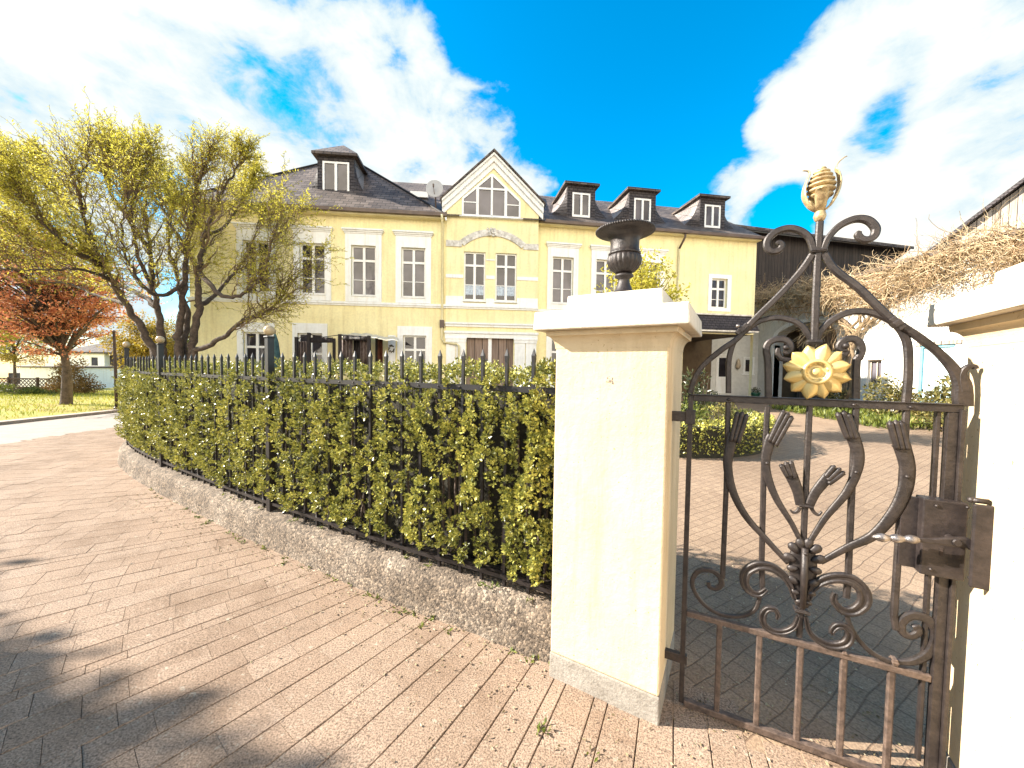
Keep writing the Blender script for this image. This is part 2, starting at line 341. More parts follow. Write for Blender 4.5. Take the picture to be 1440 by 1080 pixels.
def smooth01(a, b, x):
    t = min(1, max(0, (x-a)/(b-a))); return t*t*(3-2*t)
def G(x, y):
    return .022*max(0, y-4)*smooth01(-5, 0, x) - .05*max(0, y-15)*smooth01(-9, -13, x)
def leaves(P, D, size, wid=.5, fold=.25, jit=.35, droop=0):
    """folded diamond leaves at points P (n,3), pointing along D"""
    n = len(P); P = np.asarray(P); D = np.asarray(D)+RNG.normal(0, jit, (n, 3)); D[:, 2] -= droop
    D /= np.linalg.norm(D, axis=1, keepdims=True)+1e-9
    R = RNG.normal(0, 1, (n, 3)); S = np.cross(D, R); S /= np.linalg.norm(S, axis=1, keepdims=True)+1e-9; N = np.cross(S, D)
    L = (size*(RNG.uniform(.65, 1.25, n)))[:, None] if np.isscalar(size) else np.asarray(size)[:, None]
    mid = P+D*L*.5; V = np.empty((n, 4, 3)); V[:, 0] = P; V[:, 1] = mid+S*L*wid*.5+N*L*fold*wid; V[:, 2] = P+D*L; V[:, 3] = mid-S*L*wid*.5+N*L*fold*wid
    i = np.arange(n)[:, None]*4
    F = np.concatenate([i+np.array([[0, 1, 2]]), i+np.array([[0, 2, 3]])], 1).reshape(-1, 3)
    return V.reshape(-1, 3), F
#SECTIONS#
# ------------------------------------------------------------------ world and sun
SUN_EL, S_H = radians(30), Vector((-.998, .06, 0)).normalized()
SUN = Vector((S_H.x*cos(SUN_EL), S_H.y*cos(SUN_EL), sin(SUN_EL)))
w = bpy.data.worlds.new('World'); sc.world = w; w.use_nodes = True; t = w.node_tree
bg = t.nodes['Background']; bg.inputs['Strength'].default_value = .059
sky = t.nodes.new('ShaderNodeTexSky'); sky.sky_type = 'NISHITA'; sky.sun_disc = False
sky.sun_elevation = SUN_EL; sky.sun_rotation = atan2(S_H.x, S_H.y); sky.air_density = 1.0; sky.dust_density = .3; sky.ozone_density = 2.5
hs = t.nodes.new('ShaderNodeHueSaturation'); hs.inputs['Saturation'].default_value = 1.65; hs.inputs['Value'].default_value = 1.62; hs.inputs['Hue'].default_value = .487
t.links.new(sky.outputs[0], hs.inputs['Color'])
tc = t.nodes.new('ShaderNodeTexCoord')
def mth(op, a, b=None, c=None):
    n = t.nodes.new('ShaderNodeMath'); n.operation = op
    for i, v in enumerate((a, b, c)):
        if v is None: continue
        if isinstance(v, (int, float)): n.inputs[i].default_value = v
        else: t.links.new(v, n.inputs[i])
    return n.outputs[0]
# cloud banks and clear patches given as directions on the sky (x right, y ahead, z up), angular radius and weight
BLOBS = [((-.80, .74, .32), .62, .26), ((-.95, .2, .5), .6, .2), ((-.50, .80, .62), .36, .10), ((-.16, .90, .50), .30, .26), ((-.02, .93, .40), .22, .16), ((.06, .93, .46), .11, .12),
         ((.25, .80, .80), .46, -.75), ((.33, .85, .62), .28, -.55), ((.15, .88, .66), .16, -.32), ((.27, .92, .45), .15, -.22), ((-.02, .86, .84), .20, -.35), ((.38, .92, .44), .10, -.12),
         ((.66, .80, .50), .24, .20), ((.88, .70, .60), .42, .20), ((.95, .62, .40), .40, .19), ((.62, .80, .34), .22, .14), ((.72, .78, .50), .07, -.26), ((.58, .83, .33), .09, -.26), ((.52, .85, .36), .08, -.14), ((.9, .75, .36), .14, -.12),
         ((-.42, .86, .42), .16, -.04), ((-.45, .86, .64), .14, -.06), ((.10, .96, .30), .22, .20), ((.18, .95, .34), .12, .12), ((.46, .88, .34), .14, .22), ((.55, .85, .44), .12, .16),
         ((.1, -1, .16), .75, 2.2), ((-.2, .05, 1), .7, -.35)]  # unseen: bright bank added behind camera to light facade; zenith cleared to darken shade
nv = t.nodes.new('ShaderNodeVectorMath'); nv.operation = 'NORMALIZE'; t.links.new(tc.outputs['Generated'], nv.inputs[0]); DIR = nv.outputs[0]
for px_, py_, ang_, wt_ in ((1130, 115, .13, .42), (1255, 50, .14, .38), (1062, 150, .08, .38), (1000, 235, .05, .2), (1180, 170, .08, .2), (1240, 112, .075, -.5), (1125, 287, .085, -.42), (1085, 290, .07, -.3), (1222, 205, .06, -.42), (1100, 200, .05, -.25), (1000, 205, .06, -.35), (960, 285, .09, .12), (1060, 120, .10, .22), (1010, 240, .06, .15), (740, 100, .07, .22), (690, 140, .10, .2), (790, 185, .045, .2), (600, 60, .06, .15), (700, 40, .09, -.3), (820, 130, .07, -.3), (870, 230, .08, -.12), (330, 70, .12, -.06), (460, 210, .12, -.12)):
    BLOBS.append((tuple(ray(px_, py_)), ang_, wt_))
acc = None
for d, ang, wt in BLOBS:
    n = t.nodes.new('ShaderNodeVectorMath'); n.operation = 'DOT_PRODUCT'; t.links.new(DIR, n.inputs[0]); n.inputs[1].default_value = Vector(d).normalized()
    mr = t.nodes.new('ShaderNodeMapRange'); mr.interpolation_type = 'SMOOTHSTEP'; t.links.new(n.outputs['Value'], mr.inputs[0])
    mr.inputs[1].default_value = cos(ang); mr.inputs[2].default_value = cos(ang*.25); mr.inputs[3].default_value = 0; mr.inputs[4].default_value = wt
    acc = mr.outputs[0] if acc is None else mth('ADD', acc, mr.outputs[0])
mpw = t.nodes.new('ShaderNodeMapping'); t.links.new(DIR, mpw.inputs[0]); mpw.inputs['Rotation'].default_value = (0, radians(28), 0); mpw.inputs['Scale'].default_value = (1, 1, 1.7)
n1 = noise(t, 2.6, 9, .58, mpw.outputs[0]); n1.inputs['Distortion'].default_value = .5
n2 = noise(t, 9, 8, .62, mpw.outputs[0]); n2.inputs['Distortion'].default_value = .3
dens = mth('ADD', mth('MULTIPLY', mth('SUBTRACT', n1.outputs[0], .5), 2.1), mth('MULTIPLY', mth('SUBTRACT', n2.outputs[0], .5), 1.15))
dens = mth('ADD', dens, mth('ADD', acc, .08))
mask = t.nodes.new('ShaderNodeMapRange'); mask.interpolation_type = 'SMOOTHSTEP'; t.links.new(dens, mask.inputs[0])
mask.inputs[1].default_value = -.02; mask.inputs[2].default_value = .30
# thick parts are brilliant, thin parts pale blue
core = t.nodes.new('ShaderNodeMapRange'); t.links.new(dens, core.inputs[0]); core.inputs[1].default_value = .16; core.inputs[2].default_value = .80
cc = mixc(t, core.outputs[0], (2.9, 3.8, 4.3), (6.2, 5.8, 5.05))
core2 = t.nodes.new('ShaderNodeMapRange'); t.links.new(dens, core2.inputs[0]); core2.inputs[1].default_value = 1.0; core2.inputs[2].default_value = 2.0  # extra radiance meant for the added bank behind the camera
cc = mixc(t, core2.outputs[0], cc, (26, 23, 18.4))
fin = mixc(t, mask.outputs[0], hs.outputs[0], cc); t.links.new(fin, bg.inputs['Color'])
sl = bpy.data.lights.new('sun', 'SUN'); sl.energy = 5; sl.angle = radians(.53); sl.color = (1, .93, .82)
so = bpy.data.objects.new('sun', sl); COL.objects.link(so); so.rotation_euler = SUN.to_track_quat('Z', 'Y').to_euler(); so.location = SUN*40
sc.view_settings.view_transform = 'Standard'; sc.view_settings.look = 'None'; sc.view_settings.gamma = 1; sc.view_settings.exposure = 1.9
sc.cycles.max_bounces = 8; sc.cycles.transparent_max_bounces = 8; sc.cycles.use_denoising = True
try: sc.cycles.sample_clamp_indirect = 8
except Exception: pass

# ------------------------------------------------------------------ ground, road, lawn, courtyard
def grid(name, xs, ys, m, dz, keep=None, rough=0):
    V = []; idx = {}; F = []
    for j, y in enumerate(ys):
        for i, x in enumerate(xs): V.append((x, y, G(x, y)+dz+(random.uniform(-rough, rough) if rough else 0)))
    nx = len(xs)
    for j in range(len(ys)-1):
        for i in range(nx-1):
            if keep and not keep((xs[i]+xs[i+1])/2, (ys[j]+ys[j+1])/2): continue
            F.append((j*nx+i, j*nx+i+1, (j+1)*nx+i+1, (j+1)*nx+i))
    return tag(rawmesh(name, V, F, m), kind='structure')
def lin(a, b, n): return [a+(b-a)*i/(n-1) for i in range(n)]
gx = [-1500, -600, -300, -150]+lin(-100, 40, 71)+[60, 120, 300, 600, 1500]
gy = [-600, -200, -60]+lin(-20, 90, 56)+[110, 150, 220, 400, 800, 2500]
grid('ground', gx, gy, SOIL, -.09)
XK = -12.75        # kerb line of the road across
XR = -10.1
tag(rawmesh('road', [(-12.75, y, G(-12.75, y)-.012) if s else (-9.6, y, G(-9.6, y)-.012) for y in lin(-30, 60, 40) for s in (0, 1)],
    [(2*i, 2*i+1, 2*i+3, 2*i+2) for i in range(39)], ASPH), kind='structure')
kb = MB()
yy = -10.0
while yy < 45:
    L = 1.0; z0 = G(XK, yy); kb.box((XK-.30, yy+.006, z0-.1), (XK, yy+L-.006, z0+.065)); yy += L
tag(kb.build('kerb', KERB, bevel=.012), kind='structure')
lx = lin(-90, XK-.30, 46); ly = lin(-8, 75, 84)
tag(grid('lawn', lx, ly, LAWN, .06, rough=.035), kind='structure')
# tufts of grass standing on the lawn
n = 26000
px = RNG.uniform(-34, XK-.2, n); py = RNG.uniform(6, 34, n)
pz = np.array([G(a, b)+.06 for a, b in zip(px, py)])
V, F = leaves(np.stack([px, py, pz], 1), np.tile([0, 0, 1.], (n, 1)), .13, .16, .1, .35)
tag(rawmesh('grass', V, F, GRASSM), 'patchy green and straw coloured grass growing on the lawn across the road', 'grass', kind='stuff')

FENCE = [(.34, 2.02), (-.244, 2.329), (-.654, 2.526), (-1.671, 3.096), (-2.503, 3.572), (-4.056, 4.536), (-5.3, 5.36), (-6.25, 6.13), (-6.85, 6.95), (-7.05, 7.9), (-6.9, 8.9)]
FP = [Vector((p.x, p.y, 0)) for p in catmull([(x, y, 0) for x, y in FENCE], 24)]
CUM = [0]
for a, b in zip(FP, FP[1:]): CUM.append(CUM[-1]+(b-a).length)
def fpt(s):
    s = min(max(s, 0), CUM[-1]-1e-4); i = max(k for k in range(len(CUM)) if CUM[k] <= s); i = min(i, len(FP)-2)
    f = (s-CUM[i])/(CUM[i+1]-CUM[i]); p = FP[i].lerp(FP[i+1], f); tg = (FP[i+1]-FP[i]).normalized()
    return p, tg, Vector((tg.y, -tg.x, 0))*-1      # point, tangent (away to the left), normal pointing out to the street
def street(p):  # signed distance in front of the fence
    best = min(range(len(FP)), key=lambda i: (FP[i]-p).length_squared); i = min(best, len(FP)-2)
    tg = (FP[i+1]-FP[i]).normalized(); nn = Vector((-tg.y, tg.x, 0)); return (p-FP[i]).dot(nn), best
_, _, nn = fpt(1.0)
SGN = 1 if nn.y < 0 else -1
def fout(s):
    p, tg, n = fpt(s); return p, tg, n*SGN
tG = Vector((.863, -.505, 0)); eG = Vector((.505, .863, 0))     # along the gateway, into the courtyard
# --- concrete pavers laid in rows fanning towards the gate
PC = Vector((3.0, 7.0, 0)); bricks = MB()
PV, PF = [], []
def paver(r0, r1, a0, a1):
    g = .0028
    c = []
    for r, a, sr, sa in ((r0, a0, 1, 1), (r1, a0, -1, 1), (r1, a1, -1, -1), (r0, a1, 1, -1)):
        for lvl in (0, 1):
            gg = g*.4 if lvl == 0 else g*.4+.003
            c.append((PC.x+(r+sr*gg*.3)*cos(a+sa*gg/r), PC.y+(r+sr*gg*.3)*sin(a+sa*gg/r), lvl))
    x = sum(q[0] for q in c)/8; y = sum(q[1] for q in c)/8
    z = G(x, y); tx, ty, dz = random.gauss(0, .0035), random.gauss(0, .0035), random.gauss(0, .0008)
    b = len(PV)
    for q in c: PV.append((q[0], q[1], z+dz+(q[0]-x)*tx+(q[1]-y)*ty-(.006 if q[2] == 0 else 0)))
    lo = [b, b+2, b+4, b+6]; hi = [b+1, b+3, b+5, b+7]
    PF.append(tuple(hi))
    for k in range(4): k2 = (k+1) % 4; PF.append((lo[k], lo[k2], hi[k2], hi[k]))
a = radians(152); dA0 = .134/5.6
while a < radians(268):
    dA = dA0*(random.choice((.45, .5)) if random.random() < .07 else random.uniform(.97, 1.03))
    for seg, (ra, rb) in enumerate(((2.2, 6.9), (6.9, 10.5), (10.5, 15.0))):
        ND = (1, 1, 2)[seg]
        for sub in range(ND):
            a0 = a+dA*sub/ND; a1 = a0+dA/ND
            r = ra+random.uniform(-.2, 0)
            while r < rb:
                L = random.choice((.15, .21, .21, .21, .27)); x = PC.x+r*cos(a); y = PC.y+r*sin(a); p = Vector((x, y, 0))
                if x > -9.62 and y > .55 and x < 2.6 and y < 9.5:
                    d, bi = street(p); e = p.dot(eG); tt = p.dot(tG)
                    if tt > -.6:
                        ok = e < 2.03
                    else: ok = d > -.12 or bi > 230
                    if ok: paver(r, r+L, a0, a1)
                r += L
    a += dA
if PF: 
    pv = [tuple(f) for f in PF]
    o = rawmesh('pavement', PV, pv, PAVER); tag(o, kind='structure')
def pkeep(x, y): return True
tag(rawmesh('pavement_bed', [(-9.7, -4, -.016), (3.2, -4, -.016), (3.2, .5, -.016), (.9, 1.6, -.016), (-1, 3.4, -.016), (-6, 7, -.016), (-7, 10, -.016), (-9.7, 10, -.016)], [tuple(range(8))], mat('joint_sand', (.07, .05, .035), (.035, .025, .018), 9, .95, .5, .01)), kind='structure')
# courtyard setts begin behind the gate line
cv = MB()
xs = lin(-8, 14.5, 46); ys = lin(0, 26, 53)
def ckeep(x, y):
    p = Vector((x, y, 0)); return True
V = []; F = []
for i in range(60):
    for j in range(50):
        tt = -3.0+i*.35; ee = 1.78+j*.42; p = tG*tt+eG*ee; V.append((p.x, p.y, G(p.x, p.y)-.002))
for i in range(59):
    for j in range(49): F.append((i*50+j, i*50+j+1, (i+1)*50+j+1, (i+1)*50+j)[::-1])
tag(rawmesh('courtyard', V, F, COBB), kind='structure')

# ------------------------------------------------------------------ low rubble wall under the fence
Vs, Fs = [], []; S = lin(0, CUM[-1], 150); prof = [(.150, -.03), (.128, .04), (.122, .12), (.112, .19), (.092, .225), (.05, .243), (0, .25), (-.2, .25), (-.22, -.05)]
for s in S:
    p, tg, n = fout(s)
    for d, h in prof:
        r = .010 if 0 < h < .24 else .004
        Vs.append((p.x+n.x*(d+random.gauss(0, r)), p.y+n.y*(d+random.gauss(0, r)), G(p.x, p.y)+h+random.gauss(0, .005)))
k = len(prof)
for i in range(len(S)-1):
    for j in range(k-1): Fs.append((i*k+j, (i+1)*k+j, (i+1)*k+j+1, i*k+j+1))
o = rawmesh('retaining_wall', Vs, Fs, STONE, smooth=True, loc=(FP[100].x, FP[100].y, 0)); tag(o, 'low rough grey concrete wall edging the pavement under the iron fence', 'low wall')

# ------------------------------------------------------------------ iron fence
fl = FP[60]; fence = thing('iron_fence', (fl.x, fl.y, 0), 'black iron railing with pointed pickets and globe topped posts growing through the hedge', 'fence')
ZR, ZB, ZT = 1.437, .315, 1.66
for nm, z, hh in (('top_rail', ZR, .016), ('bottom_rail', ZB, .012)):
    for off in ((.017, -.017)):
        b = MB(); Q = []
        for s in lin(.02, CUM[-1]-.3, 120):
            p, tg, n = fout(s); Q.append((p, n))
        for (p, n), (q, n2_) in zip(Q, Q[1:]):
            a0 = p+n*(off-.006); a1 = p+n*(off+.006); b0 = q+n2_*(off-.006); b1 = q+n2_*(off+.006)
            b.hexa([Vector((v.x, v.y, z-hh)) for v in (a0, b0, b1, a1)]+[Vector((v.x, v.y, z+hh)) for v in (a0, b0, b1, a1)])
        b.build('rail', BLK, fence)
riv = None
s = .10; PK = []
while s < CUM[-1]-.4 and len(PK) < 62: PK.append(s); s += .16
pick = None
POST_S = []
for px_ in (380, 227, 178):
    best = min((abs((720+530*fpt(k*.02)[0].x/fpt(k*.02)[0].y)-px_), k*.02) for k in range(int(CUM[-1]/.02)) if fpt(k*.02)[0].x > -6.6)
    POST_S.append(best[1])
for s in PK:
    p, tg, n = fout(s)
    if min(abs(s-q) for q in POST_S) < .06: continue
    if pick is None:
        b = MB(); w_ = .009
        b.box((-w_, -w_, 0), (w_, w_, ZT-.27)); top = [(-w_, -w_, ZT-.27), (w_, -w_, ZT-.27), (w_, w_, ZT-.27), (-w_, w_, ZT-.27)]
        k2 = [(x*1.25, y*1.25, ZT-.23) for x, y, z in top]
        for i in range(4): j = (i+1) % 4; b.face([top[i], top[j], k2[j], k2[i]]); b.face([k2[i], k2[j], (0, 0, ZT-.185)])
        pick = b.build('picket', BLK, None); pick.parent = fence; o = pick
    else:
        o = pick.copy(); COL.objects.link(o); o.parent = fence
    o.location = (p.x-fl.x, p.y-fl.y, .20); o.rotation_euler = (random.gauss(0, .004), random.gauss(0, .004), atan2(tg.y, tg.x))
    for z in (ZR,):
        c = p+n*.024
        if riv is None: b = MB(); b.ball((fl.x, fl.y, 0), .007, 6); riv = r_ = b.build('rivet', IRON, fence, True)
        else: r_ = riv.copy(); COL.objects.link(r_); r_.parent = fence
        r_.location = (c.x-fl.x, c.y-fl.y, z)
for s in POST_S:
    p, tg, n = fout(s); b = MB(); T = lambda v, p=p, tg=tg, n=n: Vector((p.x, p.y, 0))+tg*v.x+n*v.y+Vector((0, 0, v.z))
    b.box((-.028, -.02, .2), (.028, .036, 1.80), T); b.box((-.034, -.026, 1.80), (.034, .042, 1.815), T)
    po = b.build('post', BLK, fence, bevel=.003)
    b = MB(); c = T(Vector((0, .008, 1.866))); b.ball(c, .046, 16); b.build('globe', LAMPG, po, True)
p, tg, n = fout(.01); b = MB(); T = lambda v: Vector((p.x, p.y, 0))+tg*v.x+n*v.y+Vector((0, 0, v.z))
b.box((-.012, -.006, .2), (.012, .03, 1.60), T); b.build('end_bar', BLK, fence)

# ------------------------------------------------------------------ hedge
hp = FP[70]+Vector((.2, .4, 0)); hedge = thing('hedge', (hp.x, hp.y, .2), 'long clipped yellow green hedge pushing out through the black iron railing', 'hedge')
sprP, sprD, sprS = [], [], []
NS = 3600
def clump(s, z): return .5+.5*sin(s*9.3+1.7*sin(z*3.1+s*2)+.6*sin(s*23))*.8+.25*sin(z*7+s*5)
SL = CUM[-1]-.2
def fastf():
    xs_ = np.array(CUM); X = np.array([q.x for q in FP]); Y = np.array([q.y for q in FP])
    def f(s):
        x = np.interp(s, xs_, X); y = np.interp(s, xs_, Y); x2 = np.interp(s+.02, xs_, X); y2 = np.interp(s+.02, xs_, Y)
        tx, ty = x2-x, y2-y; L = np.hypot(tx, ty)+1e-9; tx /= L; ty /= L; nx, ny = ty*-1*SGN*-1*-1, tx
        nx, ny = -ty, tx
        fl_ = np.where(True, 1, 1)
        return x, y, tx, ty, nx, ny
    return f
ff = fastf()
_x, _y, _tx, _ty, _nx, _ny = ff(np.array([1.0])); SG2 = 1 if _ny[0] < 0 else -1
# density falls with distance: more shoots near the gate pillar
def shoots(n, side):
    u = RNG.random(n); s = SL*u**1.35
    if side == 'front':
        z = RNG.uniform(.36, 1.50, n)
        col = np.sin(s*39+1.2*np.sin(z*4+s*3))*.5+np.sin(s*17+z*2.3+2)*.5; lump = np.sin(z*11+s*7)*np.sin(s*13+1)
        d = .03+.075*col+.06*lump+RNG.normal(0, .016, n); keep = (col+.45*lump+RNG.normal(0, .3, n)) > -.50
        d = np.where(z > 1.40, d-.06, d); d = np.where(z < .42, d-.03, d)
    elif side == 'top':
        z = 1.53+.03*np.sin(s*9)+RNG.normal(0, .022, n); d = RNG.uniform(-.6, -.05, n); keep = RNG.random(n) < .95
    elif side == 'back':
        z = RNG.uniform(.3, 1.5, n); d = -.64+RNG.normal(0, .04, n); keep = RNG.random(n) < .9
    else:
        z = RNG.uniform(.25, 1.46, n); d = RNG.uniform(-.22, -.06, n); keep = RNG.random(n) < 1
    s, z, d = s[keep], z[keep], d[keep]
    x, y, tx, ty, nx, ny = ff(s); nx, ny = nx*SG2, ny*SG2
    P = np.stack([x+nx*d, y+ny*d, z+.0], 1)
    o = dict(front=1, top=.1, back=-1, inner=.6)[side]; up = dict(front=.75, top=1.6, back=.7, inner=.5)[side]
    D = np.stack([nx*o, ny*o, np.full(len(s), up)], 1)
    return P, D
LP, LD, LS = [], [], []
for side, n, per in (('front', 7200, 15), ('top', 1700, 12), ('back', 900, 9), ('inner', 1100, 8)):
    P, D = shoots(n, side); k = len(P); D += RNG.normal(0, .28, D.shape); D /= np.linalg.norm(D, axis=1, keepdims=True)
    ln = RNG.uniform(.03, .075, k)
    for j in range(per):
        f = (j+.5)/per; ang = j*2.4+RNG.uniform(0, 6.28, k)
        R = np.cross(D, RNG.normal(0, 1, (k, 3))); R /= np.linalg.norm(R, axis=1, keepdims=True)
        LP.append(P+D*(ln*(f-.5))[:, None]+R*.003); LD.append(R*(1.1-.7*f)+D*(.25+.9*f)); LS.append(RNG.uniform(.019, .032, k)*(1.15-.45*f))
P = np.concatenate(LP); D = np.concatenate(LD); S_ = np.concatenate(LS)
V, F = leaves(P, D, S_, .62, .16, .2); rawmesh('foliage', V, F, HEDGE, hedge)
# woody stems inside
b = MB()
for i in range(170):
    s = SL*random.random()**1.3; p, tg, n = fout(s); q = p-n*random.uniform(.12, .45); top = q+Vector((random.gauss(0, .05), random.gauss(0, .05), 1.2))
    b.tube([(q.x, q.y, .2), ((q.x+top.x)/2+random.gauss(0, .03), (q.y+top.y)/2, .75), (top.x, top.y, 1.4)], [.012, .009, .004], 5)
b.build('stem', BARK, hedge)
# solid heart of old twigs, coloured near black to paint shade between leaves
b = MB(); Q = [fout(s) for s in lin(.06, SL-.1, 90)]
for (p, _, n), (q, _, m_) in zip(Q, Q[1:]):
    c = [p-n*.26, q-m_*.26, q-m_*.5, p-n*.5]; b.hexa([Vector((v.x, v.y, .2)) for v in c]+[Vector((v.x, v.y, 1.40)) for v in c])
b.build('inner_growth', mat('shaded_inner_twigs', (.035, .03, .016), (.015, .012, .008), 18, .95, .8, .03), hedge)

# ------------------------------------------------------------------ gate pillars
def pillar(name, tR, e0, label, face_right, wdt=.519, dep=.5):
    """tR: the gate-side face; body runs away from the gate"""
    t0, t1 = (tR-wdt, tR) if face_right else (tR, tR+wdt); e1 = e0+dep
    c = tG*((t0+t1)/2)+eG*((e0+e1)/2); root = thing(name, (c.x, c.y, 0), label, 'gate pillar', 'gate pillars')
    T = lambda v: tG*v.x+eG*v.y+Vector((0, 0, v.z))
    def rbox(z0, z1, o0, o1, b, seg=1):
        b.hexa([T(Vector(p)) for p in ((t0-o0, e0-o0, z0), (t1+o0, e0-o0, z0), (t1+o0, e1+o0, z0), (t0-o0, e1+o0, z0), (t0-o1, e0-o1, z1), (t1+o1, e0-o1, z1), (t1+o1, e1+o1, z1), (t0-o1, e1+o1, z1))])
    b = MB(); rbox(.125, 1.70, 0, 0, b); body = b.build('shaft', PIL, root, bevel=.008)
    b = MB(); rbox(-.05, .124, .004, .003, b); b.build('socle', SOCK, root, bevel=.006)
    b = MB(); N = 8; pr = [(.0015+.034*(1-cos(i/N*pi/2)), 1.655+.06*sin(i/N*pi/2)) for i in range(N+1)]+[(.038, 1.739)]
    for (o0, z0), (o1, z1) in zip(pr, pr[1:]):
        if z1 > z0: 
            f = [((t0-o0, e0-o0, z0), (t1+o0, e0-o0, z0), (t1+o1, e0-o1, z1), (t0-o1, e0-o1, z1)), ((t1+o0, e0-o0, z0), (t1+o0, e1+o0, z0), (t1+o1, e1+o1, z1), (t1+o1, e0-o1, z1)),
                 ((t1+o0, e1+o0, z0), (t0-o0, e1+o0, z0), (t0-o1, e1+o1, z1), (t1+o1, e1+o1, z1)), ((t0-o0, e1+o0, z0), (t0-o0, e0-o0, z0), (t0-o1, e0-o1, z1), (t0-o1, e1+o1, z1))]
            for q in f: b.face([T(Vector(p)) for p in q])
    b.build('cove', PIL, root)
    b = MB(); rbox(1.74, 1.828, .085, .080, b); cap = b.build('cap', CAPM, root, bevel=.007)
    b = MB(); rbox(1.829, 1.915, -.035, -.04, b); b.build('cap_step', CAPM, cap, bevel=.006)
    return root, T, t0, t1, e0, e1
pl, TL, lt0, lt1, le0, le1 = pillar('gate_pillar', -.235, 1.709, 'cream rendered gate pillar carrying a dark urn, between the hedge and the iron gate', True)
pr_, TR, rt0, rt1, re0, re1 = pillar('gate_pillar', .742, 1.549, 'sunlit cream gate pillar at the right edge with the steel latch keep', False)
# flaked spot on the front of the left pillar
b = MB(); c = TL(Vector((lt0+.275, le0-.0015, 1.545)))
for i in range(26):
    a_ = random.uniform(0, 6.28); r_ = random.uniform(0, .02); q = TL(Vector((lt0+.275+cos(a_)*r_, le0, 1.505+sin(a_)*r_))); s_ = random.uniform(.002, .006)
    b.ball(q, s_, 5, (1, .4, 1))
b.build('scar', mat('chipped_plaster', (.36, .30, .25), (.22, .18, .15), 60, .9, .4, .004), pl)
# latch keep on the right pillar
ke = lambda x, y, tt: (lambda d: (d*((tt-0)/d.dot(tG))).dot(eG))(Vector((ray(x, y).x, ray(x, y).y, 0)))
e_a, e_b = ke(1396, 760, rt0), ke(1364, 760, rt0-.045)
b = MB(); b.box((rt0-.045, e_a, .85), (rt0+.004, e_b, 1.13), TR); kp = b.build('latch_keep', LOCKM, pr_, bevel=.006)
b = MB(); b.tube([TR(Vector((rt0-.045, e_a+.02, 1.138))), TR(Vector((rt0-.005, e_a+.02, 1.138)))], .009, 8); b.ball(TR(Vector((rt0-.045, e_a+.02, 1.138))), .010, 8); b.build('bolt', IRON, kp, True)

# ------------------------------------------------------------------ urn
cu = TL(Vector(((lt0+lt1)/2, (le0+le1)/2, 0))); urn = thing('urn', (cu.x, cu.y, 1.915), 'dark cast iron urn with fluted bowl standing on the left gate pillar', 'urn')
prof = [(.085, 0), (.085, .012), (.078, .022), (.06, .035), (.045, .055), (.034, .085), (.030, .105), (.031, .118), (.046, .126), (.050, .134), (.046, .142), (.034, .148)]
b = MB(); b.lathe([(r*.95, 1.915+z*.88) for r, z in prof], (cu.x, cu.y, 0), 36); b.build('foot', CAST, urn, True)
bowl = [(.034, .148), (.052, .158), (.070, .175), (.083, .198), (.088, .222), (.084, .243), (.079, .252)]
NF = 22
b = MB(); b.lathe([(r*.95, 1.915+z*.88) for r, z in bowl], (cu.x, cu.y, 0), NF*8, mod=lambda i, th: 1+(.055*abs(sin(th*NF/2))-.02 if 0 < i < 6 else 0)); b.build('bowl', CAST, urn, True)
neck = [(.080, .252), (.084, .256), (.084, .263), (.077, .268), (.074, .29), (.074, .32), (.077, .343), (.088, .358), (.108, .368), (.132, .374), (.147, .381), (.150, .388), (.146, .394), (.120, .392), (.09, .385), (.07, .37), (.068, .30), (.06, .26)]
b = MB(); b.lathe([(r*.95, 1.915+z*.88) for r, z in neck], (cu.x, cu.y, 0), 60); b.build('neck', CAST, urn, True)
b = MB(); 
for i in range(72):
    th = 2*pi*i/72; b.ball((cu.x+.140*cos(th), cu.y+.140*sin(th), 1.915+.343), .0075, 6)
b.build('rim_beading', CAST, urn, True)
# ------------------------------------------------------------------ wrought iron gate
G0 = Vector((.801, 1.70, 0)); tg_ = Vector((.8988, -.4384, 0)); nf = Vector((-.4384, -.8988, 0))   # hinge side, along, towards the street
gate = thing('garden_gate', (1.19, 1.51, 0), 'wrought iron garden gate with scrolls, gilded flower and a big lock between the pillars', 'gate')
def gp(x, y):
    d = ray(x, y); k = (G0-Vector((0, 0, EYE))).dot(nf)/d.dot(nf); p = Vector((0, 0, EYE))+d*k; return ((p-G0).dot(tg_), p.z)
def gpo(x, y, o):
    P0 = G0+nf*o; d = ray(x, y); k = (P0-Vector((0, 0, EYE))).dot(nf)/d.dot(nf); p = Vector((0, 0, EYE))+d*k; return ((p-P0).dot(tg_), p.z)
def GT(u, h, o=0): return G0+tg_*u+nf*o+Vector((0, 0, h))
def A(pts): return [gp(1040+.3887*x, 200+.3887*y) for x, y in pts]
def B(pts): return [gp(940+.5*x, 540+.5*y) for x, y in pts]
def Dz(pts): return [gp(1080+.1018*x, 460+.1018*y) for x, y in pts]
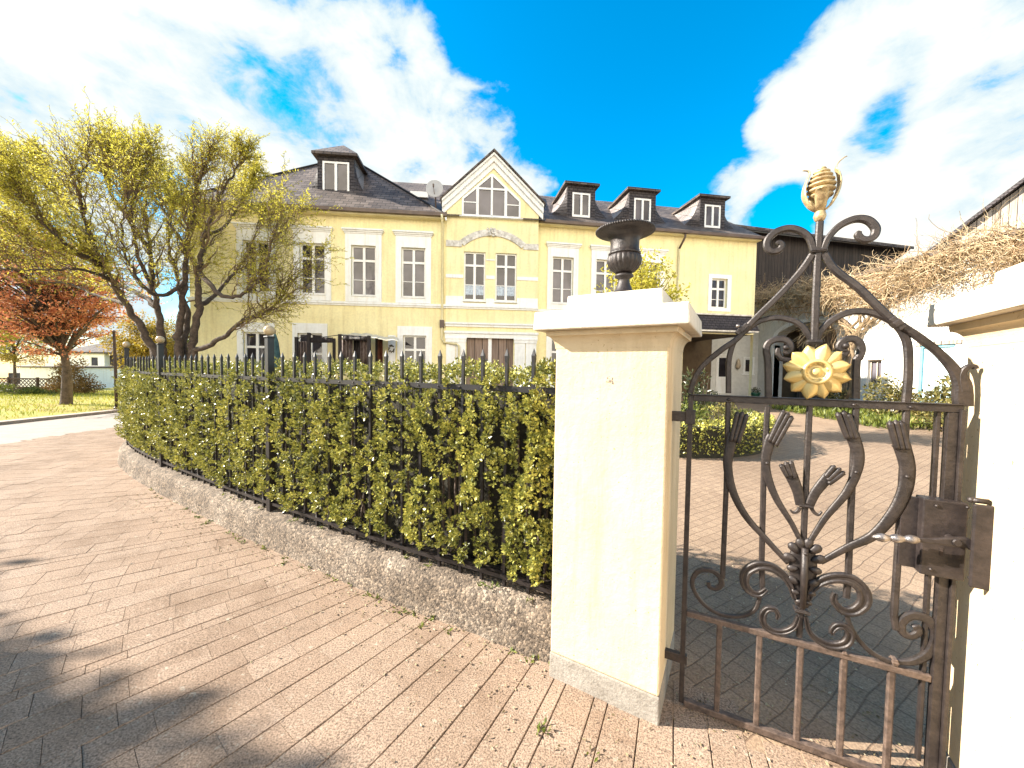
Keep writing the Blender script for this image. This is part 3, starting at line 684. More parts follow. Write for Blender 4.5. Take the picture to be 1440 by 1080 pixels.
def ribbon(b, pts, w, d, off=0, n=8, groove=False):
    K_ = 1.42 if w != .019 and (groove or hasattr(w, '__len__')) else 1.26; w = [q*K_ for q in w] if hasattr(w, '__len__') else w*K_; d = d*1.12
    """bar of rounded section following a smooth path in the plane of the gate"""
    P = catmull([(u, h, 0) for u, h in pts], n) if n > 1 else [Vector((u, h, 0)) for u, h in pts]
    N = len(P); W = w if hasattr(w, '__len__') else [w]*len(pts); rings = []
    for i in range(N):
        f = i/(N-1)*(len(W)-1); k = min(int(f), len(W)-2); ww = W[k]+(W[k+1]-W[k])*(f-k)
        t = (P[min(i+1, N-1)]-P[max(i-1, 0)]).normalized(); q = Vector((-t.y, t.x, 0)); base = len(b.V); a, c = ww/2, d/2
        if groove: sec = [(-a, -c), (-a, c*.6), (-a*.8, c), (-a*.45, c), (-a*.22, c*.55), (a*.22, c*.55), (a*.45, c), (a*.8, c), (a, c*.6), (a, -c)]
        else: sec = [(-a, -c*.6), (-a, c*.6), (-a*.6, c), (a*.6, c), (a, c*.6), (a, -c*.6), (a*.6, -c), (-a*.6, -c)]
        for s_, z_ in sec: v = P[i]+q*s_; b.V.append(tuple(GT(v.x, v.y, off+z_)))
        rings.append(base); K = len(sec)
    for i in range(N-1):
        for k in range(K): k2 = (k+1) % K; b.F.append((rings[i]+k, rings[i+1]+k, rings[i+1]+k2, rings[i]+k2)); b.UV.append([(0, 0)]*4)
    b.F.append(tuple(rings[0]+k for k in range(K))); b.UV.append([(0, 0)]*K); b.F.append(tuple(rings[-1]+k for k in range(K))[::-1]); b.UV.append([(0, 0)]*K)
def part(name, specs, m=IRON, sm=False, par=None):
    b = MB()
    for s in specs: ribbon(b, *s[:-1], **s[-1]) if isinstance(s[-1], dict) else ribbon(b, *s)
    return b.build(name, m, par or gate, False)
def rect(b, u0, u1, h0, h1, o0, o1): b.box((u0, o0, h0), (u1, o1, h1), lambda v: GT(v.x, v.z, v.y))
# frame
HT, HM, HB = 1.434, .446, .02
U1 = .862
b = MB(); rect(b, -.003, .018, HB, HT+.012, -.012, .012); b.build('hinge_stile', IRON, gate, bevel=.002)
b = MB(); rect(b, U1-.034, U1-.006, HB-.03, HT-.014, -.014, .014); rect(b, U1-.006, U1+.006, HB-.03, HT-.002, -.016, .026); rect(b, U1-.058, U1-.046, .12, HT-.014, -.02, .002); b.build('lock_stile', IRON, gate, bevel=.002)
b = MB(); rect(b, .018, U1+.006, HT-.013, HT+.013, -.012, .014); rect(b, .0, U1+.006, HT+.013, HT+.017, -.014, .020); b.build('top_rail', IRON, gate, bevel=.002)
b = MB(); rect(b, .018, U1-.034, HM-.014, HM+.012, -.012, .012); b.build('middle_rail', IRONR, gate, bevel=.004)
b = MB(); rect(b, .018, U1-.034, HB-.012, HB+.018, -.014, .014); b.build('bottom_rail', IRONR, gate, bevel=.004)
# bars between the rails
def bar(pts, w=.016, d=.016, m=IRON, name='bar', off=0): return part(name, [(pts, w, d, off, 1)], m)
bar(B([(168, 52), (162, 300), (152, 545)])); bar(B([(278, 62), (268, 250), (262, 500), (264, 575)])); bar(B([(397, 60), (380, 430), (372, 640), (367, 710)]))
bar(B([(527, 62), (514, 330), (505, 545), (500, 600)])); bar(B([(669, 70), (650, 400), (634, 650), (640, 690)]))
def vx(x, y): return gp(940+.5*x, 540+.5*y)[0]
for x, y in ((139, 800), (250, 850), (364, 900), (486, 920), (619, 950)):
    u = vx(x, y); bar([(u, HB+.018), (u, HM-.014)], .017, .016, IRONR)
# crest of the gate
C1 = [(1152.7, 312), (1150.5, 348), (1147, 420), (1145, 482)]
part('centre_bar', [([gp(*p) for p in C1], [.017, .017, .017, .017], .017, .001, 4)])
part('scroll', [(A([(268, 392), (252, 347), (222, 322), (178, 312), (132, 325), (103, 352), (99, 380), (118, 396), (143, 391), (153, 374), (143, 364), (133, 370)]), [.016, .016, .017, .018, .019, .019, .018, .017, .017, .016, .014, .010], .020, .0)])
part('scroll', [(A([(302, 388), (322, 345), (362, 303), (415, 279), (462, 282), (491, 310), (487, 338), (465, 353), (440, 350), (428, 335), (434, 324)]), [.016, .016, .017, .018, .019, .019, .018, .017, .017, .016, .010], .020, .0)])
part('brace', [(A([(262, 408), (225, 462), (150, 547), (50, 645), (-10, 712)])+[gp(1016, 491), gp(991.8, 511), gp(978, 530), gp(970, 553)], .019, .019, .0)])
part('brace', [(A([(306, 405), (345, 462), (430, 527), (540, 632), (640, 700), (720, 762), (775, 822), (803, 872), (806, 915), (808, 955)]), [.018, .018, .018, .018, .018, .018, .022, .032, .036, .034], .02, .0)])
part('horn', [(A([(815, 900), (803, 855), (807, 828), (828, 811), (848, 812), (852, 820)]), [.026, .018, .013, .011, .010, .009], .018, .002)])
part('arch_bar', [(A([(262, 712), (247, 690), (228, 665), (195, 645), (140, 634), (85, 643), (45, 664), (12, 690)])+[gp(1040.7, 471.8), gp(1031.8, 482), gp(1027.4, 495.5), gp(1025, 511), gp(1024.5, 553)], .017, .017, -.008)])
part('arch_bar', [(A([(281, 712), (297, 680), (338, 642), (398, 615), (460, 612), (520, 629), (568, 658), (597, 695), (613, 745), (614, 850), (604, 955)]), .019, .018, -.008)])
# hooks flanking the flower
part('hook', [(Dz([(8, 980), (0, 500), (-22, 330), (0, 235), (80, 180), (190, 165), (285, 200), (320, 280), (280, 345), (215, 330)])[0:10], [.018]*6+[.017, .016, .016, .014], .018, -.006), (Dz([(150, 290), (140, 350), (175, 420), (260, 455), (400, 470)]), [.010, .014, .015, .015, .015], .016, -.008)])
part('hook', [(Dz([(1213, 990), (1225, 500), (1262, 420), (1296, 320), (1275, 225), (1200, 165), (1100, 165), (1015, 215), (985, 280), (1040, 312), (1095, 300)]), [.018]*7+[.017, .016, .016, .014], .018, -.006), (Dz([(1105, 320), (1050, 385), (960, 430), (850, 450)]), [.014, .016, .016, .015], .016, -.008)])
b = MB()
for p in ((240, 285), (1062, 262)): u, h = Dz([p])[0]; b.ball(GT(u, h, .012), .0115, 12)
b.build('ball', IRON, gate, True)
# collars and clasps
def collar(c, w, h, d, ang=0, m=IRON, off=0):
    u, z = c; b = MB()
    def T(v): return GT(u+v.x*cos(ang)-v.z*sin(ang), z+v.x*sin(ang)+v.z*cos(ang), v.y+off)
    b.box((-w/2, -d/2, -h/2), (w/2, d/2, h/2), T); b.box((-w/2-.002, -d/2-.003, -h*.2), (w/2+.002, d/2+.003, h*.2), T); return b.build('collar', m, gate, bevel=.003)
collar(gp(1150.3, 353), .050, .016, .034); collar(gp(1144.5, 481), .046, .017, .036); collar(gp(1043, 463), .020, .056, .036, radians(-46)); collar(gp(1260, 455), .022, .054, .036, radians(38))
collar(B([(385, 341)])[0], .046, .014, .034); collar(B([(374, 636)])[0], .050, .016, .036); collar(B([(634, 778)])[0], .016, .024, .03, 0, IRONR); collar(B([(492, 752)])[0], .014, .016, .03, 0, IRONR)
b = MB(); u, h = gp(1037, 459); b.ball(GT(u, h, .02), .008, 8); b.build('rivet', SILV, gate, True)
for p in ((1199, 564), (1278, 567), (1025, 555.5)): u, h = gp(*p); b = MB(); b.ball(GT(u, HT, .018), .008, 10, (1, 1, .7)); b.build('rivet', IRON, gate, True)
for p in ((275, 220), (523, 245), (664, 257)): u, h = B([p])[0]; b = MB(); b.ball(GT(u, h, .022), .0075, 10); b.build('rivet', IRON, gate, True)
# fronds: flat stalks ending in three fingers
def frond(pts, tips, w):
    P = B(pts); b = MB(); ribbon(b, P, w, .012, .010)
    e = P[-1]
    for tp, bx in tips:
        q = B([tp])[0]; r = B([bx])[0]; ribbon(b, [r, ((r[0]+q[0])/2, (r[1]+q[1])/2), q], [.011, .0125, .012], .020, .014, 4); b.ball(GT(q[0], q[1], .014), .0068, 8)
    return b.build('frond', IRON, gate, True, autos=True)
frond([(370, 440), (345, 390), (303, 322), (279, 262), (272, 215), (282, 165), (293, 145)], [((322, 76), (281, 160)), ((334, 82), (290, 165)), ((344, 92), (299, 172))], [.012, .014, .018, .021, .023, .027, .03])
frond([(396, 440), (440, 372), (499, 302), (526, 242), (530, 195), (515, 145), (508, 135)], [((473, 82), (500, 152)), ((489, 77), (512, 152)), ((502, 84), (524, 152))], [.012, .015, .019, .023, .027, .03, .032])
frond([(335, 500), (272, 432), (216, 368), (180, 298), (166, 225), (176, 160), (183, 140)], [((193, 80), (174, 160)), ((207, 80), (184, 160)), ((219, 86), (194, 165))], [.013, .016, .019, .022, .025, .03, .032])
frond([(425, 498), (500, 457), (570, 425), (627, 365), (660, 300), (668, 235), (655, 180), (648, 165)], [((618, 107), (638, 180)), ((634, 104), (652, 182)), ((648, 106), (667, 182))], [.013, .017, .022, .027, .029, .031, .034, .036])
frond([(369, 338), (362, 300), (345, 258), (338, 245)], [((315, 226), (332, 258)), ((328, 220), (343, 256)), ((342, 217), (354, 262))], [.022, .026, .031, .032])
frond([(395, 338), (412, 302), (445, 262), (452, 256)], [((462, 230), (438, 258)), ((478, 237), (444, 268)), ((488, 246), (446, 278))], [.02, .023, .026, .026])
part('tendril', [(B([(368, 346), (362, 356), (350, 360), (342, 353)]), [.010, .009, .007, .004], .008, .006)]); part('tendril', [(B([(400, 346), (409, 360), (421, 366), (430, 357)]), [.010, .009, .007, .004], .008, .006)])
# volutes
GR = dict(groove=True)
part('volute', [(B([(392, 600), (402, 572), (430, 550), (470, 541), (515, 549), (544, 578), (546, 612), (518, 634), (484, 630), (463, 605), (466, 583)]), [.012, .018, .024, .028, .031, .031, .029, .026, .022, .017, .010], .014, .012, 8, GR)])
part('volute', [(B([(352, 598), (341, 565), (322, 535), (288, 512), (250, 508), (218, 526), (213, 556), (230, 580), (255, 586), (274, 572)]), [.012, .016, .021, .025, .027, .027, .024, .021, .018, .010], .014, .012, 8, GR)])
part('volute', [(B([(384, 650), (394, 690), (420, 717), (460, 731), (496, 724), (508, 700), (495, 680), (472, 676), (457, 690), (459, 700)]), [.010, .014, .018, .021, .022, .021, .019, .017, .013, .008], .014, .010, 8, GR)])
part('volute', [(B([(364, 650), (352, 678), (325, 692), (292, 690), (268, 672), (264, 648), (276, 630), (297, 630), (307, 645), (303, 657)]), [.010, .013, .016, .018, .019, .018, .016, .014, .012, .007], .014, .010, 8, GR)])
part('scroll', [(B([(500, 640), (508, 672), (530, 712), (565, 750), (606, 773), (640, 780), (686, 780), (730, 758), (752, 715), (745, 678), (715, 655), (680, 651), (655, 670), (657, 697), (680, 708), (701, 698), (700, 684), (686, 684)]), [.011, .011, .012, .012, .012, .013, .017, .021, .023, .023, .022, .021, .019, .018, .017, .016, .015, .010], .014, .0)])
part('scroll', [(B([(258, 590), (246, 630), (215, 650), (170, 652), (130, 640), (95, 614), (72, 580), (67, 552), (82, 528), (112, 522), (140, 536), (149, 560), (135, 574), (116, 570), (112, 556)]), [.011, .011, .012, .012, .012, .012, .012, .013, .014, .015, .016, .016, .015, .013, .010], .014, .0)])
# acanthus knot
b = MB(); u0, h0 = B([(380, 455)])[0]; u1, h1 = B([(374, 622)])[0]
ribbon(b, [B([(380, 442)])[0], B([(378, 480)])[0], B([(377, 520)])[0], B([(376, 565)])[0], B([(374, 622)])[0]], [.03, .062, .066, .05, .03], .016, .004)
b.tube([GT(u0, h0, .024), GT((u0+u1)/2, (h0+h1)/2, .028), GT(u1, h1, .020)], [.012, .0125, .010], 12)
def lobe(x, y, ang, L, W, th, o):
    u, h = B([(x, y)])[0]; i0 = len(b.V); b.ball((0, 0, 0), 1, 12)
    for i in range(i0, len(b.V)):
        v = b.V[i]; p_, q_, r_ = v[0]*L, v[1]*W*(1+.25*v[0]), v[2]*th; b.V[i] = tuple(GT(u+p_*cos(ang)-q_*sin(ang), h+p_*sin(ang)+q_*cos(ang), o+r_))
for x, y, an, L in ((352, 458, 135, .024), (340, 485, 160, .024), (348, 514, 190, .020), (350, 548, 150, .022), (356, 580, 170, .017), (366, 606, 200, .014), (410, 462, 45, .024), (419, 490, 20, .025), (410, 520, -10, .021), (404, 556, 30, .022), (398, 584, 10, .017), (390, 610, -20, .014), (370, 446, 105, .022), (391, 446, 75, .022)):
    lobe(x, y, radians(an), L*1.1, L*.72, .011, .012)
u, h = B([(380, 467)])[0]; b.ball(GT(u, h, .036), .008, 10)
b.build('acanthus', IRON, gate, True)
# gilded flower
uf, hf = gp(1145, 523); rs = MB(); RP = .088
def petal(b, ang, L, wd, lift):
    base = len(b.V); nu, nv_ = 9, 7
    for i in range(nu):
        f = i/(nu-1); r = .030+(L-.030)*f; ww = wd*(sin(pi*min(1, f*.93+.10))**.62)*(1 if f < .999 else .02)
        if f > .97: ww = .001
        for j in range(nv_):
            s_ = -1+2*j/(nv_-1); x = s_*ww; z = lift+.012*(1-abs(s_))**1.0*(1-f*.45)-.004*f-.010*(abs(s_)**2)*.6
            b.V.append(tuple(GT(uf+r*cos(ang)-x*sin(ang), hf+r*sin(ang)+x*cos(ang), .03+z)))
    for i in range(nu-1):
        for j in range(nv_-1): a_ = base+i*nv_+j; b.F.append((a_, a_+nv_, a_+nv_+1, a_+1)); b.UV.append([(0, 0)]*4)
rose = None
for k in range(12):
    b = MB(); petal(b, 2*pi*(k+.5)/12+.02, .108+.002*(k % 3), .0305, .0 if k % 2 else .005); o = b.build('petal', GOLD, gate, True)
    md = o.modifiers.new('thick', 'SOLIDIFY'); md.thickness = .003
b = MB(); b.lathe([(.050, 0), (.052, .006), (.048, .016), (.043, .021), (.038, .020), (.034, .010), (.026, .005), (.017, .007), (.012, .014), (.004, .017), (.001, .0172)], GT(uf, hf, .030), 40, axis=nf); b.build('flower_disc', GOLD, gate, True)
b = MB(); b.lathe([(.06, -.02), (.06, 0), (.01, .001)], GT(uf, hf, .028), 24, axis=nf); b.build('flower_back', IRON, gate)
# bud finial: beehive core held in four gilded sepals
ut, ht = gp(1152.7, 308); base = GT(ut, ht, 0); fin = MB()
hT = gp(1157, 232)[1]-ht
fin.lathe([(.010, -.012), (.017, -.004), (.021, .010), (.018, .024), (.013, .036), (.010, .045), (.005, .046)], base, 16); fo = fin.build('bud_finial', GOLDW, gate, True)
b = MB(); pr = []
z = .085
for k in range(7):
    rr = [.040, .046, .047, .043, .036, .027, .015][k]; h_ = [.021, .021, .020, .019, .018, .016, .013][k]
    for q in range(6): f = q/5; pr.append((rr*(.70+.30*sin(pi*f)), z+h_*f))
    z += h_
pr = [(.006, .04), (.016, .06)]+pr+[(.002, z+.004)]
sc_f = hT/(z+.01); b.lathe([(r, zz*sc_f) for r, zz in pr], base+Vector((0, 0, .0)), 28); b.build('bud_core', GOLDW, fo, True)
def sepal(b, ang, prof, wid):
    bi = len(b.V); d = tg_*cos(ang)+nf*sin(ang); s_ = Vector((0, 0, 1)).cross(d); nn_ = len(prof); P = catmull([(r, h, 0) for r, h in prof], 5); N = len(P)
    for i, p in enumerate(P):
        f = i/(N-1)*(len(wid)-1); k = min(int(f), len(wid)-2); ww = wid[k]+(wid[k+1]-wid[k])*(f-k)
        for j in range(7):
            q = -1+j/3; b.V.append(tuple(base+d*(p.x*1.22-.35*ww*q*q)+s_*(ww*q)+Vector((0, 0, p.y))))
    for i in range(N-1):
        for j in range(6): a_ = bi+i*7+j; b.F.append((a_, a_+7, a_+8, a_+1)); b.UV.append([(0, 0)]*4)
for ang, pr, wd in ((pi, [(.010, .03), (.030, .05), (.046, .085), (.048, .12), (.040, .155), (.032, .180), (.036, .194), (.050, .200)], [.012, .020, .024, .023, .016, .008, .004, .002]),
                    (0, [(.010, .03), (.028, .05), (.044, .09), (.050, .13), (.045, .165), (.036, .185), (.040, .205), (.054, .222), (.062, .226)], [.012, .020, .024, .022, .016, .009, .005, .003, .001]),
                    (pi/2+.15, [(.010, .03), (.022, .045), (.034, .068), (.041, .088), (.050, .098), (.056, .098)], [.012, .017, .019, .021, .020, .004]),
                    (-pi/2, [(.010, .03), (.028, .05), (.046, .09), (.050, .13), (.045, .16), (.05, .18)], [.012, .020, .024, .022, .012, .002])):
    b = MB(); sepal(b, ang, pr, wd); o = b.build('sepal', GOLDW, fo, True); md = o.modifiers.new('thick', 'SOLIDIFY'); md.thickness = .0025
# lock case with lever handle
def LB(x0, y0, x1, y1):
    (a, c), (d, e) = B([(x0, y0), (x1, y1)]); return min(a, d), max(a, d), min(c, e), max(c, e)
ua, _ = B([(646, 400)])[0]; ub, _ = gpo(940+355, 540+210, .04); uc, _ = gpo(940+420, 540+215, .046)
hz0 = B([(645, 508)])[0][1]; hz1 = B([(650, 308)])[0][1]
b = MB(); rect(b, ua, ub+.01, hz0+.004, hz1-.004, .0, .014); lk = b.build('lock_case', LOCKM, gate, bevel=.002)
b = MB(); rect(b, ub, uc, hz0-.002, hz1+.002, -.012, .046); lb = b.build('lock_cover', LOCKM, gate, bevel=.004)
b = MB()
for x, y in ((738, 332), (822, 336), (722, 505), (828, 528)): u, h = B([(x, y)])[0]; b.ball(GT(u-.004, h, .047), .006, 8, (1, 1, 1))
b.build('screw', IRON, lb, True)
hm = (hz0+hz1)/2; uk = ub+(uc-ub)*.46
b = MB(); rect(b, uk-.004, uk+.004, hm-.058, hm-.030, .046, .0475); b.build('keyhole', DARKIN, lb)
hh = hm+.012; up_ = ub+(uc-ub)*.60
b = MB(); ribbon(b, [(ub-.03, hh-.012), (ub+.01, hh-.008), (up_-.03, hh-.004), (up_, hh), (up_+.022, hh+.004), (uc-.006, hh-.008), (uc+.008, hh-.014)], [.012, .012, .019, .024, .024, .018, .012], .010, .088)
b.tube([GT(up_, hh, .04), GT(up_, hh, .096)], .011, 12); b.lathe([(.0115, 0), (.0125, .004), (.010, .008), (.002, .008)], GT(up_, hh, .092), 14, axis=nf); hd = b.build('handle', LOCKM, gate, False)
b = MB(); L = .125; pth = []; rad = []
for i in range(41):
    f = i/40; pth.append(GT(ub-.022-L*f, hh-.012-.016*f, .088)); rad.append((.0085+.0065*abs(sin(f*pi*3.2)))*(1 if f < .93 else max(.35, 1-(f-.93)*9)))
b.tube(pth, rad, 12); b.build('grip', SILV, hd, True)
# hinge straps to the left pillar
b = MB(); rect(b, -.075, .026, 1.325, 1.37, -.012, .012); rect(b, -.012, .028, 1.315, 1.38, -.018, .018); b.build('hinge', IRON, gate, bevel=.002)
b = MB(); rect(b, -.075, .026, .205, .245, -.012, .012); b.build('hinge', IRON, gate, bevel=.002)
# ------------------------------------------------------------------ the yellow house
def frame(oy, m):
    n = sqrt(1+m*m); a, b = Vector((1/n, m/n, 0)), Vector((-m/n, 1/n, 0)); o = Vector((0, oy, 0))
    return lambda v: o+a*v[0]+b*v[1]+Vector((0, 0, v[2]))
TLf = frame(14.459, .10); TRf = frame(14.84, .16)
house = thing('yellow_house', (-1, 14.5, .2), 'long yellow two storey villa with slate roofs, white window surrounds and a pointed centre gable', 'house')
def wallgrid(b, T, u0, u1, z0, z1, holes, v=0, dep=.14):
    us = sorted({u0, u1, *[h[0] for h in holes], *[h[1] for h in holes]}); zs = sorted({z0, z1, *[h[2] for h in holes], *[h[3] for h in holes]})
    us = [u for u in us if u0 <= u <= u1]; zs = [z for z in zs if z0 <= z <= z1]
    for i in range(len(us)-1):
        for j in range(len(zs)-1):
            cu_, cz = (us[i]+us[i+1])/2, (zs[j]+zs[j+1])/2
            if any(h[0] < cu_ < h[1] and h[2] < cz < h[3] for h in holes): continue
            b.face([T((us[i], v, zs[j])), T((us[i+1], v, zs[j])), T((us[i+1], v, zs[j+1])), T((us[i], v, zs[j+1]))])
    for a, c, e, f in holes:
        for p, q in (((a, e), (a, f)), ((c, e), (c, f)), ((a, e), (c, e)), ((a, f), (c, f))):
            b.face([T((p[0], v, p[1])), T((q[0], v, q[1])), T((q[0], v+dep, q[1])), T((p[0], v+dep, p[1]))])
def casement(T, par, u0, u1, z0, z1, v=.07, transom=.71, glaze=True, cur=None, gm=GLS, name='window_frame', fw=.055):
    b = MB(); um = (u0+u1)/2; zt = z0+(z1-z0)*transom if transom else None
    X = lambda a, c, e, f, o=0: b.box((a, v-o, e), (c, v+.05, f), lambda p: T(p))
    X(u0, u0+fw, z0, z1); X(u1-fw, u1, z0, z1); X(u0+fw, u1-fw, z1-fw, z1); X(u0+fw, u1-fw, z0, z0+fw*1.3)
    X(um-.045, um+.045, z0+fw*1.3, z1-fw, .012)
    if zt: X(u0+fw, um-.045, zt-.04, zt+.04, .006); X(um+.045, u1-fw, zt-.04, zt+.04, .006)
    if glaze and zt:
        zg = z0+(zt-z0)*.46; b.box((u0+fw, v+.012, zg-.012), (um-.045, v+.045, zg+.012), T); b.box((um+.045, v+.012, zg-.012), (u1-fw, v+.045, zg+.012), T)
    fr = b.build(name, FRM, par)
    b = MB(); b.face([T((u0+.01, v+.04, z0+.01)), T((u1-.01, v+.04, z0+.01)), T((u1-.01, v+.04, z1-.01)), T((u0+.01, v+.04, z1-.01))]); b.build('pane', gm, par)
    if cur:
        b = MB()
        for a, c in ((u0+fw+.005, um-.05), (um+.05, u1-fw-.005)):
            n = 14
            for i in range(n):
                x0 = a+(c-a)*i/n; x1 = a+(c-a)*(i+1)/n; d0 = .004*(i % 2); d1 = .004*((i+1) % 2); zb = cur[0]+.035*abs(sin(i*1.1))
                b.face([T((x0, v+.034-d0, zb)), T((x1, v+.034-d1, zb)), T((x1, v+.034-d1, cur[1])), T((x0, v+.034-d0, cur[1]))])
        b.build('curtain', CURT, par)
def dressed_window(T, u, z0=4.16, z1=5.98, w=.87, cornice=True, sill=3.955, v=0, top=None, gm=GLS, sw=.205):
    """white surround with cornice, casement and panes"""
    a, c = u-w/2, u+w/2; b = MB(); p = .045; X = lambda x0, x1, e, f, o: b.box((x0, v-o, e), (x1, v+.0, f), T)
    zt = 6.40 if cornice else (top or z1+.34)
    X(a-sw, a-.05, z0-.2 if not cornice else sill, zt, p); X(c+.05, c+sw, z0-.2 if not cornice else sill, zt, p)
    X(a-.05, a, sill if cornice else z0-.2, z1+.05, p+.012); X(c, c+.05, sill if cornice else z0-.2, z1+.05, p+.012)
    X(a-.05, c+.05, z1+.05, zt, p); X(a, c, z1, z1+.05, p+.012); X(a, c, sill if cornice else z0-.2, z0-.02, p); b.box((a-.02, v-.085, z0-.022), (c+.02, v+.06, z0), T)
    if cornice:
        X(a-sw-.03, c+sw+.03, zt, zt+.05, .075); X(a-sw-.06, c+sw+.06, zt+.05, zt+.10, .12); X(a-sw-.09, c+sw+.09, zt+.10, zt+.155, .17)
    s = b.build('window', WHT, house); casement(T, s, a, c, z0, z1, v+.07, .71, True, gm=gm); return (a, c, z0, z1)
# left wing
HL = []
for u in (-9.19, -7.28, -5.5, -3.72): HL.append(dressed_window(TLf, u, gm=GLS if u < -6 else GLSR))
for u in (-9.22, -3.66): HL.append(dressed_window(TLf, u, .95, 2.76, .85, False, top=3.1))
u = -7.38; HL.append((u-.43, u+.43, .3, 2.76)); b = MB()
for x0, x1, e, f in ((u-.60, u-.43, .2, 3.12), (u+.43, u+.60, .2, 3.12), (u-.43, u+.43, 2.76, 3.12)): b.box((x0, -.045, e), (x1, 0, f), TLf)
dw = b.build('glazed_door', WHT, house); casement(TLf, dw, u-.43, u+.43, .3, 2.76, .07, .70, False)
LC, RC = -11.4, -2.52
b = MB(); wallgrid(b, TLf, LC, RC, .05, 7.05, HL); b.face([TLf((LC, 0, .05)), TLf((LC, 6.6, .05)), TLf((LC, 6.6, 7.05)), TLf((LC, 0, 7.05))]); b.build('wall', YEL, house)
b = MB(); b.box((LC-.06, -.10, 3.86), (RC-.01, -.001, 3.935), TLf); b.box((LC-.03, -.055, 3.80), (RC-.01, -.001, 3.86), TLf); b.build('sill_band', WHT, house)
# pilaster strip with a wreath beside the terrace
b = MB(); b.box((-4.62, -.06, .2), (-4.36, -.001, 2.75), TLf); ps = b.build('door_panel', WHT, house)
b = MB()
for i in range(60): th = random.uniform(0, 6.28); r_ = .09+random.gauss(0, .012); b.ball(TLf((-4.49+r_*cos(th), -.085+random.gauss(0, .012), 2.25+r_*1.25*sin(th))), random.uniform(.012, .028), 5)
b.build('wreath', mat('wreath_twigs', (.12, .09, .05), (.04, .05, .02), 30, .9), ps)
# gable bay, standing a little proud
GV = -.06; b = MB(); g0, g1 = -2.52, .92
holes = [(-1.87, -1.07, 4.11, 5.92), (-.69, .11, 4.11, 5.92), (-1.75, .03, .2, 2.72)]
wallgrid(b, TLf, g0, g1, .05, 7.14, holes, GV)
AP, AZ, SZ = -.80, 9.40, 7.77
b.face([TLf((g0, GV, 7.14)), TLf((g1, GV, 7.14)), TLf((g1, GV, SZ)), TLf((AP, GV, AZ)), TLf((g0, GV, SZ))])
for u in (g0, g1): b.face([TLf((u, GV, .05)), TLf((u, .5, .05)), TLf((u, .9, SZ)), TLf((u, GV, SZ))])
b.build('wall', YEL, house)
for k, (a, c, e, f) in enumerate(holes[:2]):
    b = MB(); b.box((a-.03, GV-.10, e-.05), (c+.03, GV, e), TLf); s = b.build('window', WHT, house); casement(TLf, s, a, c, e, f, .02, .73, True, cur=(e+.22, e+.60))
# plaster bands and the segmental arch
b = MB(); X = lambda x0, x1, e, f, o, bb=None: (bb or b).box((x0, GV-o, e), (x1, GV-.001, f), TLf)
for e, f in ((4.93, 5.06),): X(g0-.01, -1.89, e, f, .03); X(.13, g1+.01, e, f, .03); X(-1.04, -.72, e, f, .03)
X(-1.04, -.72, 5.62, 5.66, .03)
X(g0-.01, -1.89, 4.02, 4.26, .035); X(.13, g1+.01, 4.02, 4.26, .035); X(-1.04, -.72, 4.02, 4.2, .035)
X(g0-.02, g1+.02, 3.86, 3.93, .10); X(g0-.015, g1+.015, 3.93, 4.02, .05); X(g0-.01, g1+.01, 3.80, 3.86, .05)
X(g0-.02, g1+.02, 3.22, 3.28, .12); X(g0-.01, g1+.01, 3.13, 3.22, .06)
X(g0-.05, g1+.05, 2.88, 2.96, .12); X(g0-.03, g1+.03, 2.72, 2.88, .06)
b.build('plaster_band', WHT, house)
b = MB(); X(g0-.01, -1.95, 6.08, 6.30, .045); X(.35, g1+.01, 6.08, 6.30, .045)
cxm, R0, cz = -.80, 1.72, 4.92
a1 = math.acos(1.15/R0); N = 22
for i in range(N):
    t0, t1 = pi-a1+(2*a1-pi)*i/N, pi-a1+(2*a1-pi)*(i+1)/N
    q = [(cxm+R*cos(tt), cz+R*sin(tt)) for R, tt in ((R0-.11, t0), (R0+.13, t0), (R0+.13, t1), (R0-.11, t1))]
    b.hexa([TLf((x, GV-.05-(.012 if i % 4 == 1 else 0), z)) for x, z in q]+[TLf((x, GV-.001, z)) for x, z in q])
for k in range(5):
    for j in range(4): b.ball(TLf((cxm-.16+.08*j+random.gauss(0, .02), GV-.07, cz+R0+.02+.05*k+random.gauss(0, .02)-.1)), .05, 7)
b.build('arch_moulding', WORN, house)
# entrance: pilasters and boarded double door
for a, c in ((g0+.02, -1.78), (.07, g1-.02)):
    m_ = (a+c)/2; b = MB()
    b.box((a, GV-.06, .2), (m_-.015, GV-.001, 2.55), TLf); b.box((m_+.015, GV-.06, .2), (c, GV-.001, 2.55), TLf); b.box((a-.02, GV-.09, 2.55), (c+.02, GV-.001, 2.66), TLf); b.box((a-.04, GV-.11, 2.66), (c+.04, GV-.001, 2.72), TLf); b.build('pilaster', WHT, house)
b = MB(); b.face([TLf((-1.75, .06, .2)), TLf((-.93, .06, .2)), TLf((-.93, .06, 2.72)), TLf((-1.75, .06, 2.72))]); b.face([TLf((-.80, .04, .2)), TLf((.03, .04, .2)), TLf((.03, .04, 2.72)), TLf((-.80, .04, 2.72))]); dr = b.build('entrance_door', WOOD, house)
b = MB(); b.box((-.93, -.03, .2), (-.80, .07, 2.72), TLf); b.build('door_post', WHT, dr); b = MB(); b.ball(TLf((-.99, .03, 1.9)), .05, 8); b.build('handle', SILV, dr)
